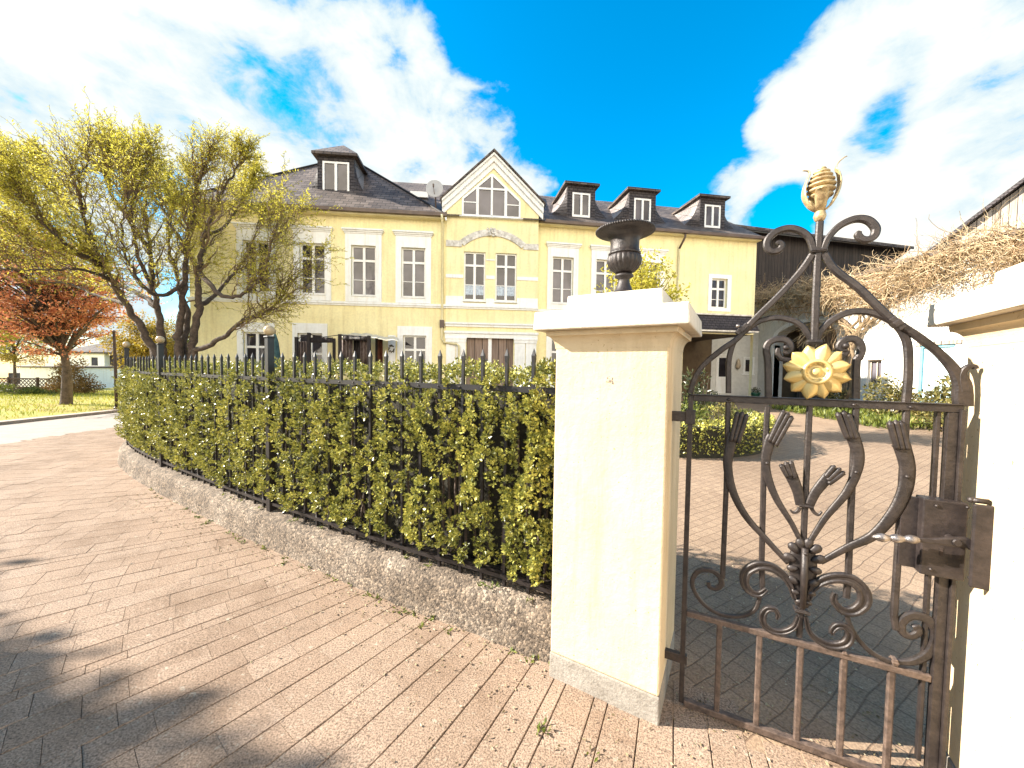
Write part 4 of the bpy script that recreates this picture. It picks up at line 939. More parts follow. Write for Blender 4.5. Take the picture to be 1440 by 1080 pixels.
# gable window
b = MB(); u0, u1, z0 = -1.93, .19, 7.24; slope = (AZ-SZ)/((g1-g0)/2)
apz = 8.78; um = -.86; hs_ = (apz-7.86)/(u1-um)
def topz(u): return apz-abs(u-um)*hs_
def bar2(p, q, wd, o=.045):
    P, Q = Vector((p[0], p[1], 0)), Vector((q[0], q[1], 0)); d = (Q-P).normalized(); n = Vector((-d.y, d.x, 0))*wd/2
    c = [P-n, Q-n, Q+n, P+n]; b.hexa([TLf((v.x, GV-o, v.y)) for v in c]+[TLf((v.x, GV-.002, v.y)) for v in c])
bar2((u0, z0), (u0, topz(u0)), .07); bar2((u1, z0), (u1, topz(u1)), .07); bar2((u0-.03, z0), (u1+.03, z0), .07, .05); bar2((u0, topz(u0)), (um, apz), .08, .048); bar2((um, apz), (u1, topz(u1)), .08, .048)
bar2((-1.39, z0), (-1.39, topz(-1.39)), .10, .052); bar2((-.34, z0), (-.34, topz(-.34)), .10, .052); bar2((um, z0), (um, apz), .075, .05); bar2((-1.39, 8.24), (-.34, 8.24), .07, .054); bar2((u0, 7.72), (-1.39, 7.72), .04, .04); bar2((-.34, 7.70), (u1, 7.70), .04, .04)
b.box((u0-.12, GV-.12, z0-.08), (u1+.12, GV-.001, z0-.04), TLf); gw = b.build('gable_window', WHT, house)
b = MB(); b.face([TLf((x, GV-.015, z)) for x, z in ((u0, z0), (u1, z0), (u1, topz(u1)), (um, apz), (u0, topz(u0)))]); b.build('pane', GLSR, gw)
# raking cornice and gable roof
b = MB()
for sgn, ue in ((-1, g0-.16), (1, g1+.16)):
    ze = AZ+.10-slope*abs(ue-AP)
    for lo, hi, o in ((-.36, -.20, .06), (-.20, -.06, .14), (-.06, 0.0, .22)):
        q = [(ue, ze+lo*1.4), (AP, AZ+.10+lo*1.4), (AP, AZ+.10+hi*1.4), (ue, ze+hi*1.4)]
        b.hexa([TLf((x, GV-o, z)) for x, z in q]+[TLf((x, GV-.001, z)) for x, z in q])
b.build('raking_cornice', WHT, house)
b = MB()
for ue in (g0-.22, g1+.22):
    ze = AZ+.12-slope*abs(ue-AP)
    b.hexa([TLf(p) for p in ((ue, GV-.27, ze), (AP, GV-.27, AZ+.12), (AP, 4.2, AZ+.12), (ue, 1.4, ze), (ue, GV-.27, ze+.07), (AP, GV-.27, AZ+.20), (AP, 4.2, AZ+.20), (ue, 1.4, ze+.07))])
b.build('gable_roof', SLATE, house)
# pyramid roof of the left wing
E0 = 7.14; b = MB(); ov = .30; a0, a1_ = LC-ov, RC-.06; top = TLf((-7.1, 3.3, 10.82)); q = [TLf((a0, -ov, E0)), TLf((a1_, -ov, E0)), TLf((a1_, 6.9, E0)), TLf((a0, 6.9, E0))]
for i in range(4): b.face([q[i], q[(i+1) % 4], top])
b.face(q[::-1]); wr = b.build('wing_roof', SLATE, house)
b = MB(); 
for i in (0, 1): b.tube([q[i]+Vector((0, 0, .02)), top+Vector((0, 0, .02))], .045, 6)
b.build('hip_tiles', SLATD, wr)
b = MB(); b.box((a0-.02, -ov-.12, E0-.09), (a1_+.10, -ov+.0, E0+.03), TLf); b.build('gutter', GUT, house)
b = MB(); b.box((a0, -ov+.01, E0-.14), (a1_, -.001, E0-.03), TLf); b.build('eaves_board', PIPE, house)
# main roof, seen between wing and gable and along the right range
b = MB(); b.face([TLf((-6.5, -.2, E0+.02)), TLf((1.2, -.2, E0+.02)), TLf((1.2, 4.0, 10.22)), TLf((-6.5, 4.0, 10.22))]); b.build('main_roof', SLATE, house)
ER, RG, RV = 7.30, 10.22, 4.0; sl_ = (RG-ER)/(RV+.3); r0, r1 = .70, 10.78
b = MB(); b.face([TRf((r0, -.3, ER)), TRf((r1, -.3, ER)), TRf((r1, RV, RG)), TRf((r0, RV, RG))]); b.face([TRf((r0, RV, RG)), TRf((r1, RV, RG)), TRf((r1, 8.3, ER)), TRf((r0, 8.3, ER))])
b.face([TRf((r0, -.3, ER-.1)), TRf((r1, -.3, ER-.1)), TRf((r1, -.3, ER)), TRf((r0, -.3, ER))]); b.face([TRf((r1, -.3, ER-.1)), TRf((r1, RV, RG-.1)), TRf((r1, RV, RG)), TRf((r1, -.3, ER))]); b.build('range_roof', SLATE, house)
b = MB(); b.box((r0+.22, -.42, ER-.10), (r1, -.31, ER+.01), TRf); b.build('gutter', GUT, house)
b = MB(); b.box((r0+.22, -.29, ER-.13), (10.62, -.001, ER-.06), TRf); b.build('eaves_board', PIPE, house)
# right range
HR = [dressed_window(TRf, u, 4.2, 6.03, .86, gm=GLSR) for u in (1.98, 3.79, 5.70)]
HR += [dressed_window(TRf, u, 1.0, 2.8, .85, False, top=3.12) for u in (1.98, 3.79, 5.70)]
b = MB(); a, c, e, f = 8.54, 9.28, 4.30, 5.55
for x0, x1, zz0, zz1 in ((a-.16, a, e-.14, f+.17), (c, c+.18, e-.14, f+.17), (a, c, f, f+.17), (a, c, e-.14, e)): b.box((x0, -.03, zz0), (x1, 0, zz1), TRf)
s = b.build('window', WHT, house); casement(TRf, s, a, c, e, f, .10, .66, True); HR.append((a, c, e, f))
b = MB(); wallgrid(b, TRf, .90, 10.63, .05, 7.24, HR+[(7.3, 10.63, .05, 3.2)], 0, .15); b.face([TRf((10.63, 0, 3.2)), TRf((10.63, 8, 3.2)), TRf((10.63, 8, 7.2)), TRf((10.63, 4, 10.1)), TRf((10.63, 0, 7.2))]); b.build('wall', YEL, house)
b = MB(); b.box((.93, -.10, 3.86), (7.0, -.001, 3.935), TRf); b.box((.93, -.055, 3.80), (7.0, -.001, 3.86), TRf); b.build('sill_band', WHT, house)
# porch recess with slate canopy
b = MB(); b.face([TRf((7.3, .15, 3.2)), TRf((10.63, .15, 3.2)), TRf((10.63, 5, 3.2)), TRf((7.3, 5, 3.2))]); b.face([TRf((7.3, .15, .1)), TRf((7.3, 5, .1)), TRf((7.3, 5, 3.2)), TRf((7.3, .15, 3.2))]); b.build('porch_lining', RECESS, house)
b = MB(); c0, c1 = 7.15, 10.15
b.hexa([TRf(p) for p in ((c0, -.62, 3.30), (c1+.25, -.62, 3.30), (c1+.25, -.002, 3.30), (c0, -.002, 3.30), (c0, -.40, 3.93), (c1, -.40, 3.93), (c1, -.002, 3.93), (c0, -.002, 3.93))]); cn = b.build('canopy', SLATD, house)
b = MB(); b.box((c0-.02, -.44, 3.932), (c1+.03, -.002, 3.99), TRf); b.box((c0, -.60, 3.24), (c1+.22, -.002, 3.298), TRf); b.build('canopy_trim', WORN, cn)
YB = 20.3; b = MB(); W0 = lambda p: Vector((p[0], YB+p[1], p[2]))
wallgrid(b, W0, 10.7, 13.2, .2, 5.4, [(11.02, 11.72, .42, 2.46), (12.52, 12.90, 1.62, 2.30)], 0, .16); b.build('wall', STUC, house, loc=None)
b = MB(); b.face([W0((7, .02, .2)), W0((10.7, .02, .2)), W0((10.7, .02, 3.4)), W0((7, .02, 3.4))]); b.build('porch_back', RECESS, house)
b = MB(); b.box((10.95, -.04, .42), (11.02, 0, 2.53), W0); b.box((11.72, -.04, .42), (11.79, 0, 2.53), W0); b.box((11.02, -.04, 2.46), (11.72, 0, 2.53), W0); b.box((11.02, .05, .42), (11.72, .09, 1.32), W0); b.box((11.02, .05, 1.32), (11.14, .09, 2.46), W0); b.box((11.60, .05, 1.32), (11.72, .09, 2.46), W0); b.box((11.14, .05, 2.34), (11.6, .09, 2.46), W0); d_ = b.build('porch_door', WHT, house)
b = MB(); b.face([W0((11.14, .08, 1.32)), W0((11.6, .08, 1.32)), W0((11.6, .08, 2.34)), W0((11.14, .08, 2.34))]); b.build('pane', GLS, d_); b = MB(); b.ball(W0((11.66, .03, 1.25)), .03, 8); b.build('handle', SILV, d_)
b = MB(); b.box((12.35, -.07, 1.44), (13.02, -.001, 1.50), W0); b.box((12.42, -.03, 1.50), (12.52, 0, 2.40), W0); b.box((12.90, -.03, 1.50), (13.0, 0, 2.40), W0); b.box((12.52, -.03, 2.30), (12.90, 0, 2.40), W0); b.box((12.50, .06, 1.62), (12.55, .12, 2.30), W0); b.box((12.87, .06, 1.62), (12.92, .12, 2.30), W0); b.box((12.55, .06, 2.25), (12.87, .12, 2.30), W0); s = b.build('window', WHT, house)
b = MB(); b.face([W0((12.5, .12, 1.6)), W0((12.92, .12, 1.6)), W0((12.92, .12, 2.3)), W0((12.5, .12, 2.3))]); b.build('pane', GLS, s)
b = MB()
for i in range(5): x = 12.56+i*.075; b.box((x, .02, 1.62), (x+.014, .034, 1.98), W0)
for z in (1.70, 1.80, 1.9, 1.98): b.box((12.54, .036, z), (12.88, .05, z+.013), W0)
b.build('grille', BROWNF, s)
b = MB(); b.lathe([(.02, -.25), (.09, -.20), (.13, -.05), (.14, -.02), (.10, 0), (.10, .10), (.08, .22), (.03, .30), (.005, .34)], W0((12.07, -.14, 1.98)), 12); b.tube([W0((12.07, 0, 1.9)), W0((12.07, -.14, 1.9))], .02, 6); b.build('wall_lamp', mat('lamp_brass', (.62, .52, .38), (.4, .3, .2), 9, .5), house, True)
# downpipes
b = MB(); P = [TLf((-2.66, -.42, E0-.05)), TLf((-2.66, -.40, 6.95)), TLf((-2.66, -.10, 6.62)), TLf((-2.66, -.10, 2.65)), TLf((-2.58, -.12, 2.52)), TLf((-2.10, -.22, 2.47)), TLf((-2.02, -.22, 2.40)), TLf((-2.02, -.22, .3))]
b.tube(P, .043, 8); dp = b.build('downpipe', PIPE, house, True); b = MB(); b.box((-2.74, -.16, 3.08), (-2.58, -.02, 3.35), TLf); b.build('pipe_head', GUT, dp)
b = MB(); b.tube([TRf((7.02, -.36, ER-.08)), TRf((7.02, -.34, 7.05)), TRf((6.94, -.08, 6.66))], .045, 8); dp = b.build('downpipe', GUT, house, True); b = MB(); b.tube([TRf((6.94, -.08, 6.66)), TRf((6.94, -.08, .3))], .04, 8); b.build('pipe', PIPE, dp, True)
# dormers
def dormer(T, u, wd, vf, zwin, ww, ztop, zpk, E, sl, vE=-.3, ovh=.14, vpk=.65, flare=.5, sides=(-1, 1)):
    rz = lambda v: E+sl*(v-vE); h = wd/2; vb = (ztop-E)/sl+vE; zb = rz(vf)
    b = MB(); zw0, zw1 = zwin
    wallgrid(b, T, u-h, u+h, zb-.3, ztop, [(u-ww/2, u+ww/2, zw0, zw1)], vf, .1)
    for sgn in (-1, 1):
        for j in range(10):
            q = []
            for s_, on in ((j/10, 0), (j/10, 1), ((j+1)/10, 1), ((j+1)/10, 0)): q.append(T((u+sgn*(h+on*flare*(1-s_)**2.6), vf+on*flare*.25*min(1, (1-s_)*3), zb+.02+(ztop-zb-.02)*s_)))
            b.face(q)
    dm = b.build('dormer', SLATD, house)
    N = 14; Mm = 10
    for sgn in (-1, 1):
        b = MB()
        for i in range(N):
            for j in range(Mm):
                q = []
                for (ii, jj) in ((i, j), (i+1, j), (i+1, j+1), (i, j+1)):
                    f, s_ = ii/N, jj/Mm; v = vf+(vb-vf)*f; hgt = max(.001, ztop-rz(v)); fl = flare*(hgt/(ztop-zb))*(1-s_)**2.6
                    q.append(T((u+sgn*(h+fl), v+flare*.25*(1-f)*(1 if s_ < 1 else 0)*min(1, (1-s_)*3), rz(v)+.02+(hgt-.02)*s_)))
                f0, s0 = i/N, j/Mm; Lb = vb-vf
                uv = [(Lb*(ii/N), (ztop-zb)*(jj/Mm)) for ii, jj in ((i, j), (i+1, j), (i+1, j+1), (i, j+1))]; b.face(q, uv)
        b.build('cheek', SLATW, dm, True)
    a, c = u-h-ovh, u+h+ovh; vo = vf-ovh; vp = vf+vpk; vk = (zpk-E)/sl+vE+.1; vs = vb+.1
    pk, pb = T((u, vp, zpk)), T((u, vk, zpk)); A0, A1, B0, B1 = T((a, vo, ztop)), T((c, vo, ztop)), T((a, vs, ztop)), T((c, vs, ztop)); dz = Vector((0, 0, -.09))
    b = MB(); b.face([A0, A1, pk]); b.face([A1, B1, pb, pk]); b.face([B0, A0, pk, pb]); b.face([A0+dz, A1+dz, A1, A0]); b.face([A1+dz, B1+dz, B1, A1]); b.face([A0+dz, B0+dz, B0, A0]); b.face([A0+dz, A1+dz, B1+dz, B0+dz]); b.build('dormer_roof', SLATE, dm)
    casement(T, dm, u-ww/2, u+ww/2, zw0, zw1, vf-.01, None, False, gm=GLSR, fw=.07)
dormer(TLf, -6.74, 1.34, .80, (8.14, 9.32), .97, 9.60, 10.42, E0, (10.82-E0)/3.6, vpk=.85, flare=.35, ovh=.16)
for u in (2.86, 5.56, 8.84): dormer(TRf, u, 1.20, .5, (7.86, 8.84), .76, 9.22, 9.50, ER, sl_, flare=.75)
# satellite dish, skylight
ds = MB(); c = TLf((-2.95, -.1, 8.10)); ax = Vector((.02, -1, .02)).normalized(); ds.lathe([(.305, -.075), (.30, -.07), (.22, -.035), (.11, -.008), (.003, 0), (.003, .012), (.11, .004), (.22, -.022), (.315, -.065)], c, 28, axis=-ax)
dish = ds.build('satellite_dish', DISH, house, False); b = MB(); b.tube([c, TLf((-2.95, .15, 7.9)), TLf((-2.95, .3, 7.4))], .03, 6); f_ = c-ax*-.28; b.tube([c+Vector((0, 0, -.28)), f_], .012, 5); b.box((f_.x-.025, f_.y-.03, f_.z-.05), (f_.x+.025, f_.y+.03, f_.z+.06)); b.build('mount', GUT, dish)
b = MB(); b.box((-4.1, 1.5, 8.50), (-3.4, 2.3, 8.72), TLf); b.build('skylight', FRM, house)
# ------------------------------------------------------------------ tarred timber barn behind
tb = thing('timber_barn', (16.5, 22, .4), 'black tarred timber barn with low slate roof rising behind the vine', 'barn')
TB = frame(18.0, .24)
b = MB(); b.face([TB((10.2, 0, .4)), TB((24.2, 0, .4)), TB((24.2, 0, 9.35)), TB((10.2, 0, 9.35))]); b.face([TB((24.2, 0, .4)), TB((24.2, 9, .4)), TB((24.2, 9, 9)), TB((24.2, 0, 9.35))]); b.build('wall', TAR, tb)
b = MB(); b.hexa([TB(p) for p in ((8.5, -.7, 9.15), (24.7, -.7, 9.15), (23.4, 4, 10.9), (8.5, 4, 10.9), (8.5, -.7, 9.32), (24.7, -.7, 9.32), (23.4, 4, 11.06), (8.5, 4, 11.06))]); b.face([TB((24.7, -.7, 9.32)), TB((26.6, 4, 7.4)), TB((23.4, 4, 11.06))]); b.build('roof', SLATE, tb)
b = MB(); b.hexa([TB(p) for p in ((24.2, .1, .4), (26.6, .3, .4), (26.6, 4, .4), (24.2, 4, .4), (24.2, .1, 9.0), (26.4, .3, 6.6), (26.4, 4, 6.6), (24.2, 4, 9.0))]); b.build('lean_to', TAR, tb)
# ------------------------------------------------------------------ white outbuilding with arch
ob = thing('outbuilding', (13.2, 15, .3), 'long white stuccoed outbuilding with an arched gateway on the right of the courtyard', 'outbuilding')
WT = lambda p: Vector((13.2+p[1], p[0], p[2]))
a0, a1, zs, za = 15.35, 19.05, 2.95, 3.86
b = MB(); wallgrid(b, WT, 7.0, 20.45, .0, 5.35, [(a0, a1, .0, za), (13.50, 14.02, 1.2, 2.08), (11.30, 12.24, .1, 2.50)], 0, .28)
am, ra = (a0+a1)/2, (a1-a0)/2; N = 20; arc = [(am-ra*cos(pi*i/N), zs+(za-zs)*(sin(pi*i/N)**.8)) for i in range(N+1)]
for (x0, z0), (x1, z1) in zip(arc, arc[1:]):
    b.face([WT((x0, 0, z0)), WT((x1, 0, z1)), WT((x1, 0, za)), WT((x0, 0, za))]); b.face([WT((x0, 0, z0)), WT((x1, 0, z1)), WT((x1, .45, z1)), WT((x0, .45, z0))])
b.face([WT((a1, 0, .0)), WT((a1, .45, .0)), WT((a1, .45, zs)), WT((a1, 0, zs))]); b.face([WT((a0, 0, .0)), WT((a0, .45, .0)), WT((a0, .45, zs)), WT((a0, 0, zs))])
b.build('wall', STUC, ob)
b = MB(); arc2 = [(a0-.0, .2)]+arc+[(a1, .2)]
def outw(x, z): return (am+(x-am)*1.09, z*1.0+(.16 if z > 1 else 0))
for (p, q) in zip(arc2, arc2[1:]): b.hexa([WT((x, -.05, z)) for x, z in (p, q, outw(*q), outw(*p))]+[WT((x, -.002, z)) for x, z in (p, q, outw(*q), outw(*p))])
b.build('arch_trim', WHT, ob)
b = MB(); X0, X1 = .45, 5
b.face([WT((a0-.3, X1, 0)), WT((a1+.3, X1, 0)), WT((a1+.3, X1, 4.2)), WT((a0-.3, X1, 4.2))]); b.face([WT((a0-.3, X0, 4.2)), WT((a1+.3, X0, 4.2)), WT((a1+.3, X1, 4.2)), WT((a0-.3, X1, 4.2))])
for y in (a0-.3, a1+.3): b.face([WT((y, X0, 0)), WT((y, X1, 0)), WT((y, X1, 4.2)), WT((y, X0, 4.2))])
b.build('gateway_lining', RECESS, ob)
b = MB(); b.box((a0+.02, 1.2, 0.2), (a1-.02, 1.3, 3.9), WT); b.build('gateway_doors', WOOD, ob)
b = MB(); b.hexa([WT(p) for p in ((6.8, -.32, 5.20), (20.6, -.32, 5.20), (20.6, 6, 6.4), (6.8, 6, 6.4), (6.8, -.32, 5.34), (20.6, -.32, 5.34), (20.6, 6, 6.54), (6.8, 6, 6.54))]); b.build('roof', SLATE, ob)
b = MB(); b.box((13.46, .10, 1.2), (13.54, .16, 2.08), WT); b.box((13.98, .10, 1.2), (14.04, .16, 2.08), WT); b.box((13.54, .1, 2.0), (13.98, .16, 2.08), WT); b.box((13.74, .1, 1.2), (13.78, .15, 2.0), WT); b.box((13.4, -.04, 2.08), (14.1, -.001, 2.2), WT); s = b.build('window', mat('weathered_frame', (.5, .42, .33), (.35, .27, .2), 9, .8), ob)
b = MB(); b.face([WT((13.5, .15, 1.2)), WT((14.02, .15, 1.2)), WT((14.02, .15, 2.08)), WT((13.5, .15, 2.08))]); b.build('pane', GLSR, s)
b = MB(); b.box((11.30, .05, .1), (11.74, .12, 2.42), WT); b.box((11.76, .05, .1), (12.16, .12, 2.42), WT)
for x0, x1 in ((11.36, 11.68), (11.82, 12.10)):
    for z0, z1 in ((.25, .9), (1.0, 1.6), (1.7, 2.3)): b.box((x0, .03, z0), (x1, .049, z1), WT)
dd = b.build('blue_door', mat('door_pale_blue', (.62, .74, .76), (.52, .66, .7), 4, .6), ob); b = MB(); b.box((12.16, .0, .1), (12.25, .14, 2.5), WT); b.box((11.28, .0, 2.42), (12.16, .14, 2.5), WT); b.build('door_frame', BLUE, dd)
b = MB(); b.box((11.1, -.05, 2.5), (12.4, -.001, 2.62), WT); b.build('lintel', GREYB, ob)
# weathered board barn at far right
wb = thing('weathered_barn', (19, 16, .3), 'weathered grey board gable of a barn showing above the vine at far right', 'barn')
o2 = Vector((19.9, 15, 0)); d2 = Vector((.6, -.8, 0)); n2 = Vector((.8, .6, 0)); TW = lambda p: o2+d2*p[0]+n2*p[1]+Vector((0, 0, p[2]))
b = MB(); b.face([TW((-5, 0, .3)), TW((5, 0, .3)), TW((5, 0, 4.9)), TW((0, 0, 9.05)), TW((-5, 0, 4.55))]); b.build('wall', GREYB, wb)
b = MB()
for s in (-1, 1):
    k = .90; ue = s*5.6; ze = 9.12-5.6*k
    b.hexa([TW(p) for p in ((ue, -.25, ze), (0, -.25, 9.12), (0, 9, 9.12), (ue, 9, ze), (ue, -.25, ze+.14), (0, -.25, 9.28), (0, 9, 9.28), (ue, 9, ze+.14))])
b.build('roof', SLATD, wb)
# ------------------------------------------------------------------ climbing vine
vine = thing('climbing_vine', (13.0, 14.5, .2), 'bare tangled brown climbing vine draped along the eaves of the white outbuilding', 'vine')
def walk(p, d, n, step, wig, sag=0, pull=None):
    P = [Vector(p)]; d = Vector(d).normalized()
    for i in range(n):
        d = (d+Vector((random.gauss(0, wig), random.gauss(0, wig), random.gauss(0, wig)-sag))); 
        if pull is not None: d += pull(P[-1])
        d.normalize(); P.append(P[-1]+d*step*random.uniform(.7, 1.3))
    return P
b = MB()
def vpull(p):
    f = Vector((0, 0, 0))
    if p.x > 13.1: f.x -= .25
    if p.x < 12.4: f.x += .35
    return f
for i in range(3600):
    y = random.uniform(7.5, 21.3); far = smooth01(15, 20, y)
    if random.random() < .55*far: continue
    z = random.gauss(4.84+.4*far, .26-.06*far); z = min(z, 5.25+.2*far)+.22*sin(y*1.3)+.15*sin(y*3.1) if random.random() < .8 else random.uniform(4.3, 5.0)
    z += .30*far; x = 13.0-abs(random.gauss(0, .22))
    if z > 5.3: x += random.uniform(0, .3)
    d = (random.gauss(-.2, .5), random.gauss(0, 1), random.gauss(.15 if random.random() < .75 else -.6, .5))
    n = random.randint(5, 9); P = walk((x, y, z), d, n, random.uniform(.09, .17), .32, .06, vpull)
    r = random.uniform(.006, .014); b.tube(P, [r*(1-.65*k/n) for k in range(n+1)], 3, False)
for i in range(330):      # spikes standing up against the sky
    y = random.uniform(9, 21.5); P = walk((13.0+random.uniform(-.3, .2), y, 5.1+.35*smooth01(15, 20, y)), (random.gauss(-.3, .5), random.gauss(.2, .7), .7), 6, .12, .3, .12); b.tube(P, [.009*(1-.1*k) for k in range(8)], 3, False)
b.build('twig', VINE, vine)
b = MB()
for i in range(5):
    P = [Vector((12.95-random.random()*.2, 14.62+random.gauss(0, .12), .15)), Vector((13.0, 14.6+random.gauss(0, .16), 1.1)), Vector((12.98, 14.75+random.gauss(0, .18), 2.0)), Vector((13.02, 14.5+random.gauss(0, .3), 3.0)), Vector((13.02, 14.4+random.gauss(0, .8), 3.9)), Vector((12.95, 14.4+random.gauss(0, 1.8), 4.7)), Vector((12.9, 14.4+random.gauss(0, 2.6), 5.2))]
    P = catmull(P, 5); P = [p+Vector((0, random.gauss(0, .03), random.gauss(0, .02))) for p in P]; b.tube(P, [.075-.05*k/len(P) for k in range(len(P))], 7)
for y0, y1, zz in ((14.5, 19.5, 4.6), (14.4, 11, 4.3), (14.5, 17.4, 4.1), (14.4, 9.5, 4.6)):
    P = catmull([(13.0, y0, 3.0), (12.98, y0+(y1-y0)*.25, zz-.4), (13.02, y0+(y1-y0)*.6, zz), (12.95, y1, zz+.2)], 8); P = [p+Vector((0, 0, random.gauss(0, .04))) for p in P]; b.tube(P, [.045-.03*k/len(P) for k in range(len(P))], 6)
b.build('trunk', TWIG, vine, True)
b = MB()
for i in range(330):
    y = random.gauss(13.0, 2.2); P = walk((13.1, y, random.uniform(3.2, 4.6)), (-.2, random.gauss(0, .8), random.gauss(-.5, .6)), 8, .12, .3, .05, vpull); b.tube(P, [.008*(1-.09*k) for k in range(9)], 3, False)
for i in range(60):
    y = random.gauss(15.6, .4); P = walk((13.0, y, random.uniform(3.3, 3.9)), (-.4, random.gauss(.3, .6), -.4), 6, .2, .15, .05, vpull); b.tube(P, .009, 3, False)
b.build('runner', VINE, vine)

# ------------------------------------------------------------------ trees
def crown_clumps(name, par, clumps, leafn, size, m, spread, flat=1.0, updir=.3, wid=.5, droop=0, jit=.9):
    LP, LD = [], []
    for c, r in clumps:
        k = max(4, int(leafn*(r/spread)**2)); q = RNG.normal(0, 1, (k, 3)); q /= np.linalg.norm(q, axis=1, keepdims=True); rad = r*(RNG.random(k)**.55)
        q[:, 2] *= flat; LP.append(np.array(c)+q*rad[:, None]); LD.append(q+np.array([0, 0, updir]))
    P, D = np.concatenate(LP), np.concatenate(LD); V, F = leaves(P, D, size, wid, .2, jit, droop); return rawmesh(name, V, F, m, par)
def branch_tree(root, base, trunk_h, r0, center, radii, nb, leaf, lsize, m, clr, bark=BARK, flat=1, per=60, wid=.55, tilt=(0, 0), shell=.35):
    b = MB(); top = Vector((base[0]+tilt[0], base[1]+tilt[1], base[2]+trunk_h)); B0 = Vector(base)
    hi = Vector(center)+Vector((0, 0, radii[2]*.55))
    P = catmull([B0, B0.lerp(top, .5)+Vector((random.gauss(0, .03), 0, 0)), top, top.lerp(hi, .5), hi], 5); b.tube(P, [max(.012, r0*(1.25 if k == 0 else 1-.85*k/len(P))) for k in range(len(P))], 9)
    cl = []; cx_, cy, cz = center
    for i in range(nb):
        while True:
            q = Vector((random.uniform(-1, 1), random.uniform(-1, 1), random.uniform(-1, 1)))
            if shell < q.length < 1: break
        e = Vector((cx_+q.x*radii[0], cy+q.y*radii[1], cz+q.z*radii[2])); s = top.lerp(hi, random.uniform(0, .8)*max(0, (e.z-top.z)/(hi.z-top.z+.01)) if e.z > top.z else 0)
        mid = s.lerp(e, .5)+Vector((0, 0, .12*(e-s).length)); Q = catmull([s, mid, e], 4); r = r0*random.uniform(.16, .3); b.tube(Q, [max(.006, r*(1-.85*k/len(Q))) for k in range(len(Q))], 5)
        for f in (.55, .8, 1.0):
            k = int(f*(len(Q)-1)); cl.append((tuple(Q[k]+Vector((random.gauss(0, .12), random.gauss(0, .12), random.gauss(0, .08)))), clr*random.uniform(.6, 1.25)))
            if f < 1:
                e2 = Q[k]+Vector((random.gauss(0, clr), random.gauss(0, clr), random.gauss(.05, clr*.6))); b.tube([Q[k], e2], [r*.35, .004], 4); cl.append((tuple(e2), clr*random.uniform(.5, 1)))
    b.build('trunk', bark, root, True); crown_clumps('crown', root, cl, per, lsize, m, clr, flat, wid=wid)
# contorted willow in the front garden
LSC = .78
wl = thing('willow_tree', (-9.0, 11, .1), 'large many stemmed twisted willow with sparse yellow green leaves behind the hedge', 'tree')
Yw = 11.0
def wz(x, y): return (120+y/2.159, x/2.159)
def wp(x, y, Y): return at(x/2.159, 120+y/2.159, Y)
base = Vector((-9.45, Yw, .05))
LIMBS = [([(470, 810, .1), (430, 740, 0), (380, 662, -.2), (335, 590, -.4), (300, 545, -.6), (220, 510, -.9), (120, 480, -1.3), (20, 430, -1.8)], .17),
         ([(490, 800, .2), (482, 700, .2), (462, 610, .3), (455, 500, .4), (440, 400, .7), (410, 330, 1.0), (385, 270, 1.2)], .16),
         ([(540, 800, .0), (547, 700, .0), (562, 600, -.1), (565, 500, -.3), (590, 380, -.5), (600, 290, -.8), (630, 220, -1)], .17),
         ([(556, 800, .3), (568, 690, .5), (540, 600, .9), (510, 480, 1.3), (520, 370, 1.7), (512, 280, 2)], .15),
         ([(582, 800, .1), (600, 690, .0), (606, 570, -.2), (620, 460, -.3), (660, 350, -.3), (700, 280, -.3), (730, 230, -.3)], .17),
         ([(590, 806, -.1), (680, 765, -.3), (740, 712, -.5), (800, 690, -.6), (850, 650, -.7), (880, 590, -.7)], .12),
         ([(475, 672, .2), (420, 630, .6), (350, 600, 1.0), (290, 520, 1.5), (230, 420, 1.9), (170, 320, 2.2)], .11),
         ([(300, 545, -.6), (280, 470, -.9), (250, 380, -1.2), (240, 310, -1.4), (260, 240, -1.5)], .10),
         ([(600, 670, 0), (650, 640, .6), (720, 560, 1.1), (770, 470, 1.5), (790, 390, 1.8)], .11),
         ([(606, 570, -.2), (680, 640, -.9), (760, 620, -1.2), (810, 540, -1.4), (830, 450, -1.5)], .10),
         ([(220, 510, -.9), (150, 420, -.9), (90, 340, -.7), (40, 260, -.5)], .085),
         ([(455, 500, .4), (400, 420, 0), (340, 330, -.5), (330, 270, -.9), (350, 220, -1.2)], .09),
         ([(380, 662, -.2), (300, 640, .3), (200, 600, .9), (100, 590, 1.2), (0, 520, 1.5)], .08),
         ([(562, 600, -.1), (480, 640, -.7), (400, 560, -1.3), (370, 440, -1.7), (390, 320, -2)], .09),
         ([(462, 610, .3), (420, 520, -.3), (400, 400, -.8), (420, 300, -1.1), (450, 220, -1.3)], .085),
         ([(565, 500, -.3), (520, 420, .3), (480, 330, .9), (470, 250, 1.3)], .08), ([(606, 570, -.2), (570, 470, .6), (580, 360, 1.2), (570, 260, 1.6)], .08),
         ([(620, 460, -.3), (690, 420, .5), (740, 340, 1.0), (770, 270, 1.2)], .075), ([(300, 545, -.6), (200, 480, -1.5), (110, 400, -2.0), (60, 330, -2.2)], .08),
         ([(350, 600, 1.0), (260, 560, 1.4), (150, 520, 1.7), (60, 440, 1.9), (0, 340, 2.0)], .07), ([(335, 590, -.4), (250, 560, -1.2), (120, 560, -1.8), (0, 560, -2.0)], .07), ([(280, 470, -.9), (200, 390, -.2), (150, 300, .2), (120, 240, .3)], .07)]
tr, br, LPs, LDs = MB(), MB(), [], []
tips = []
WC = Vector((-10.6, 11, 5.0))
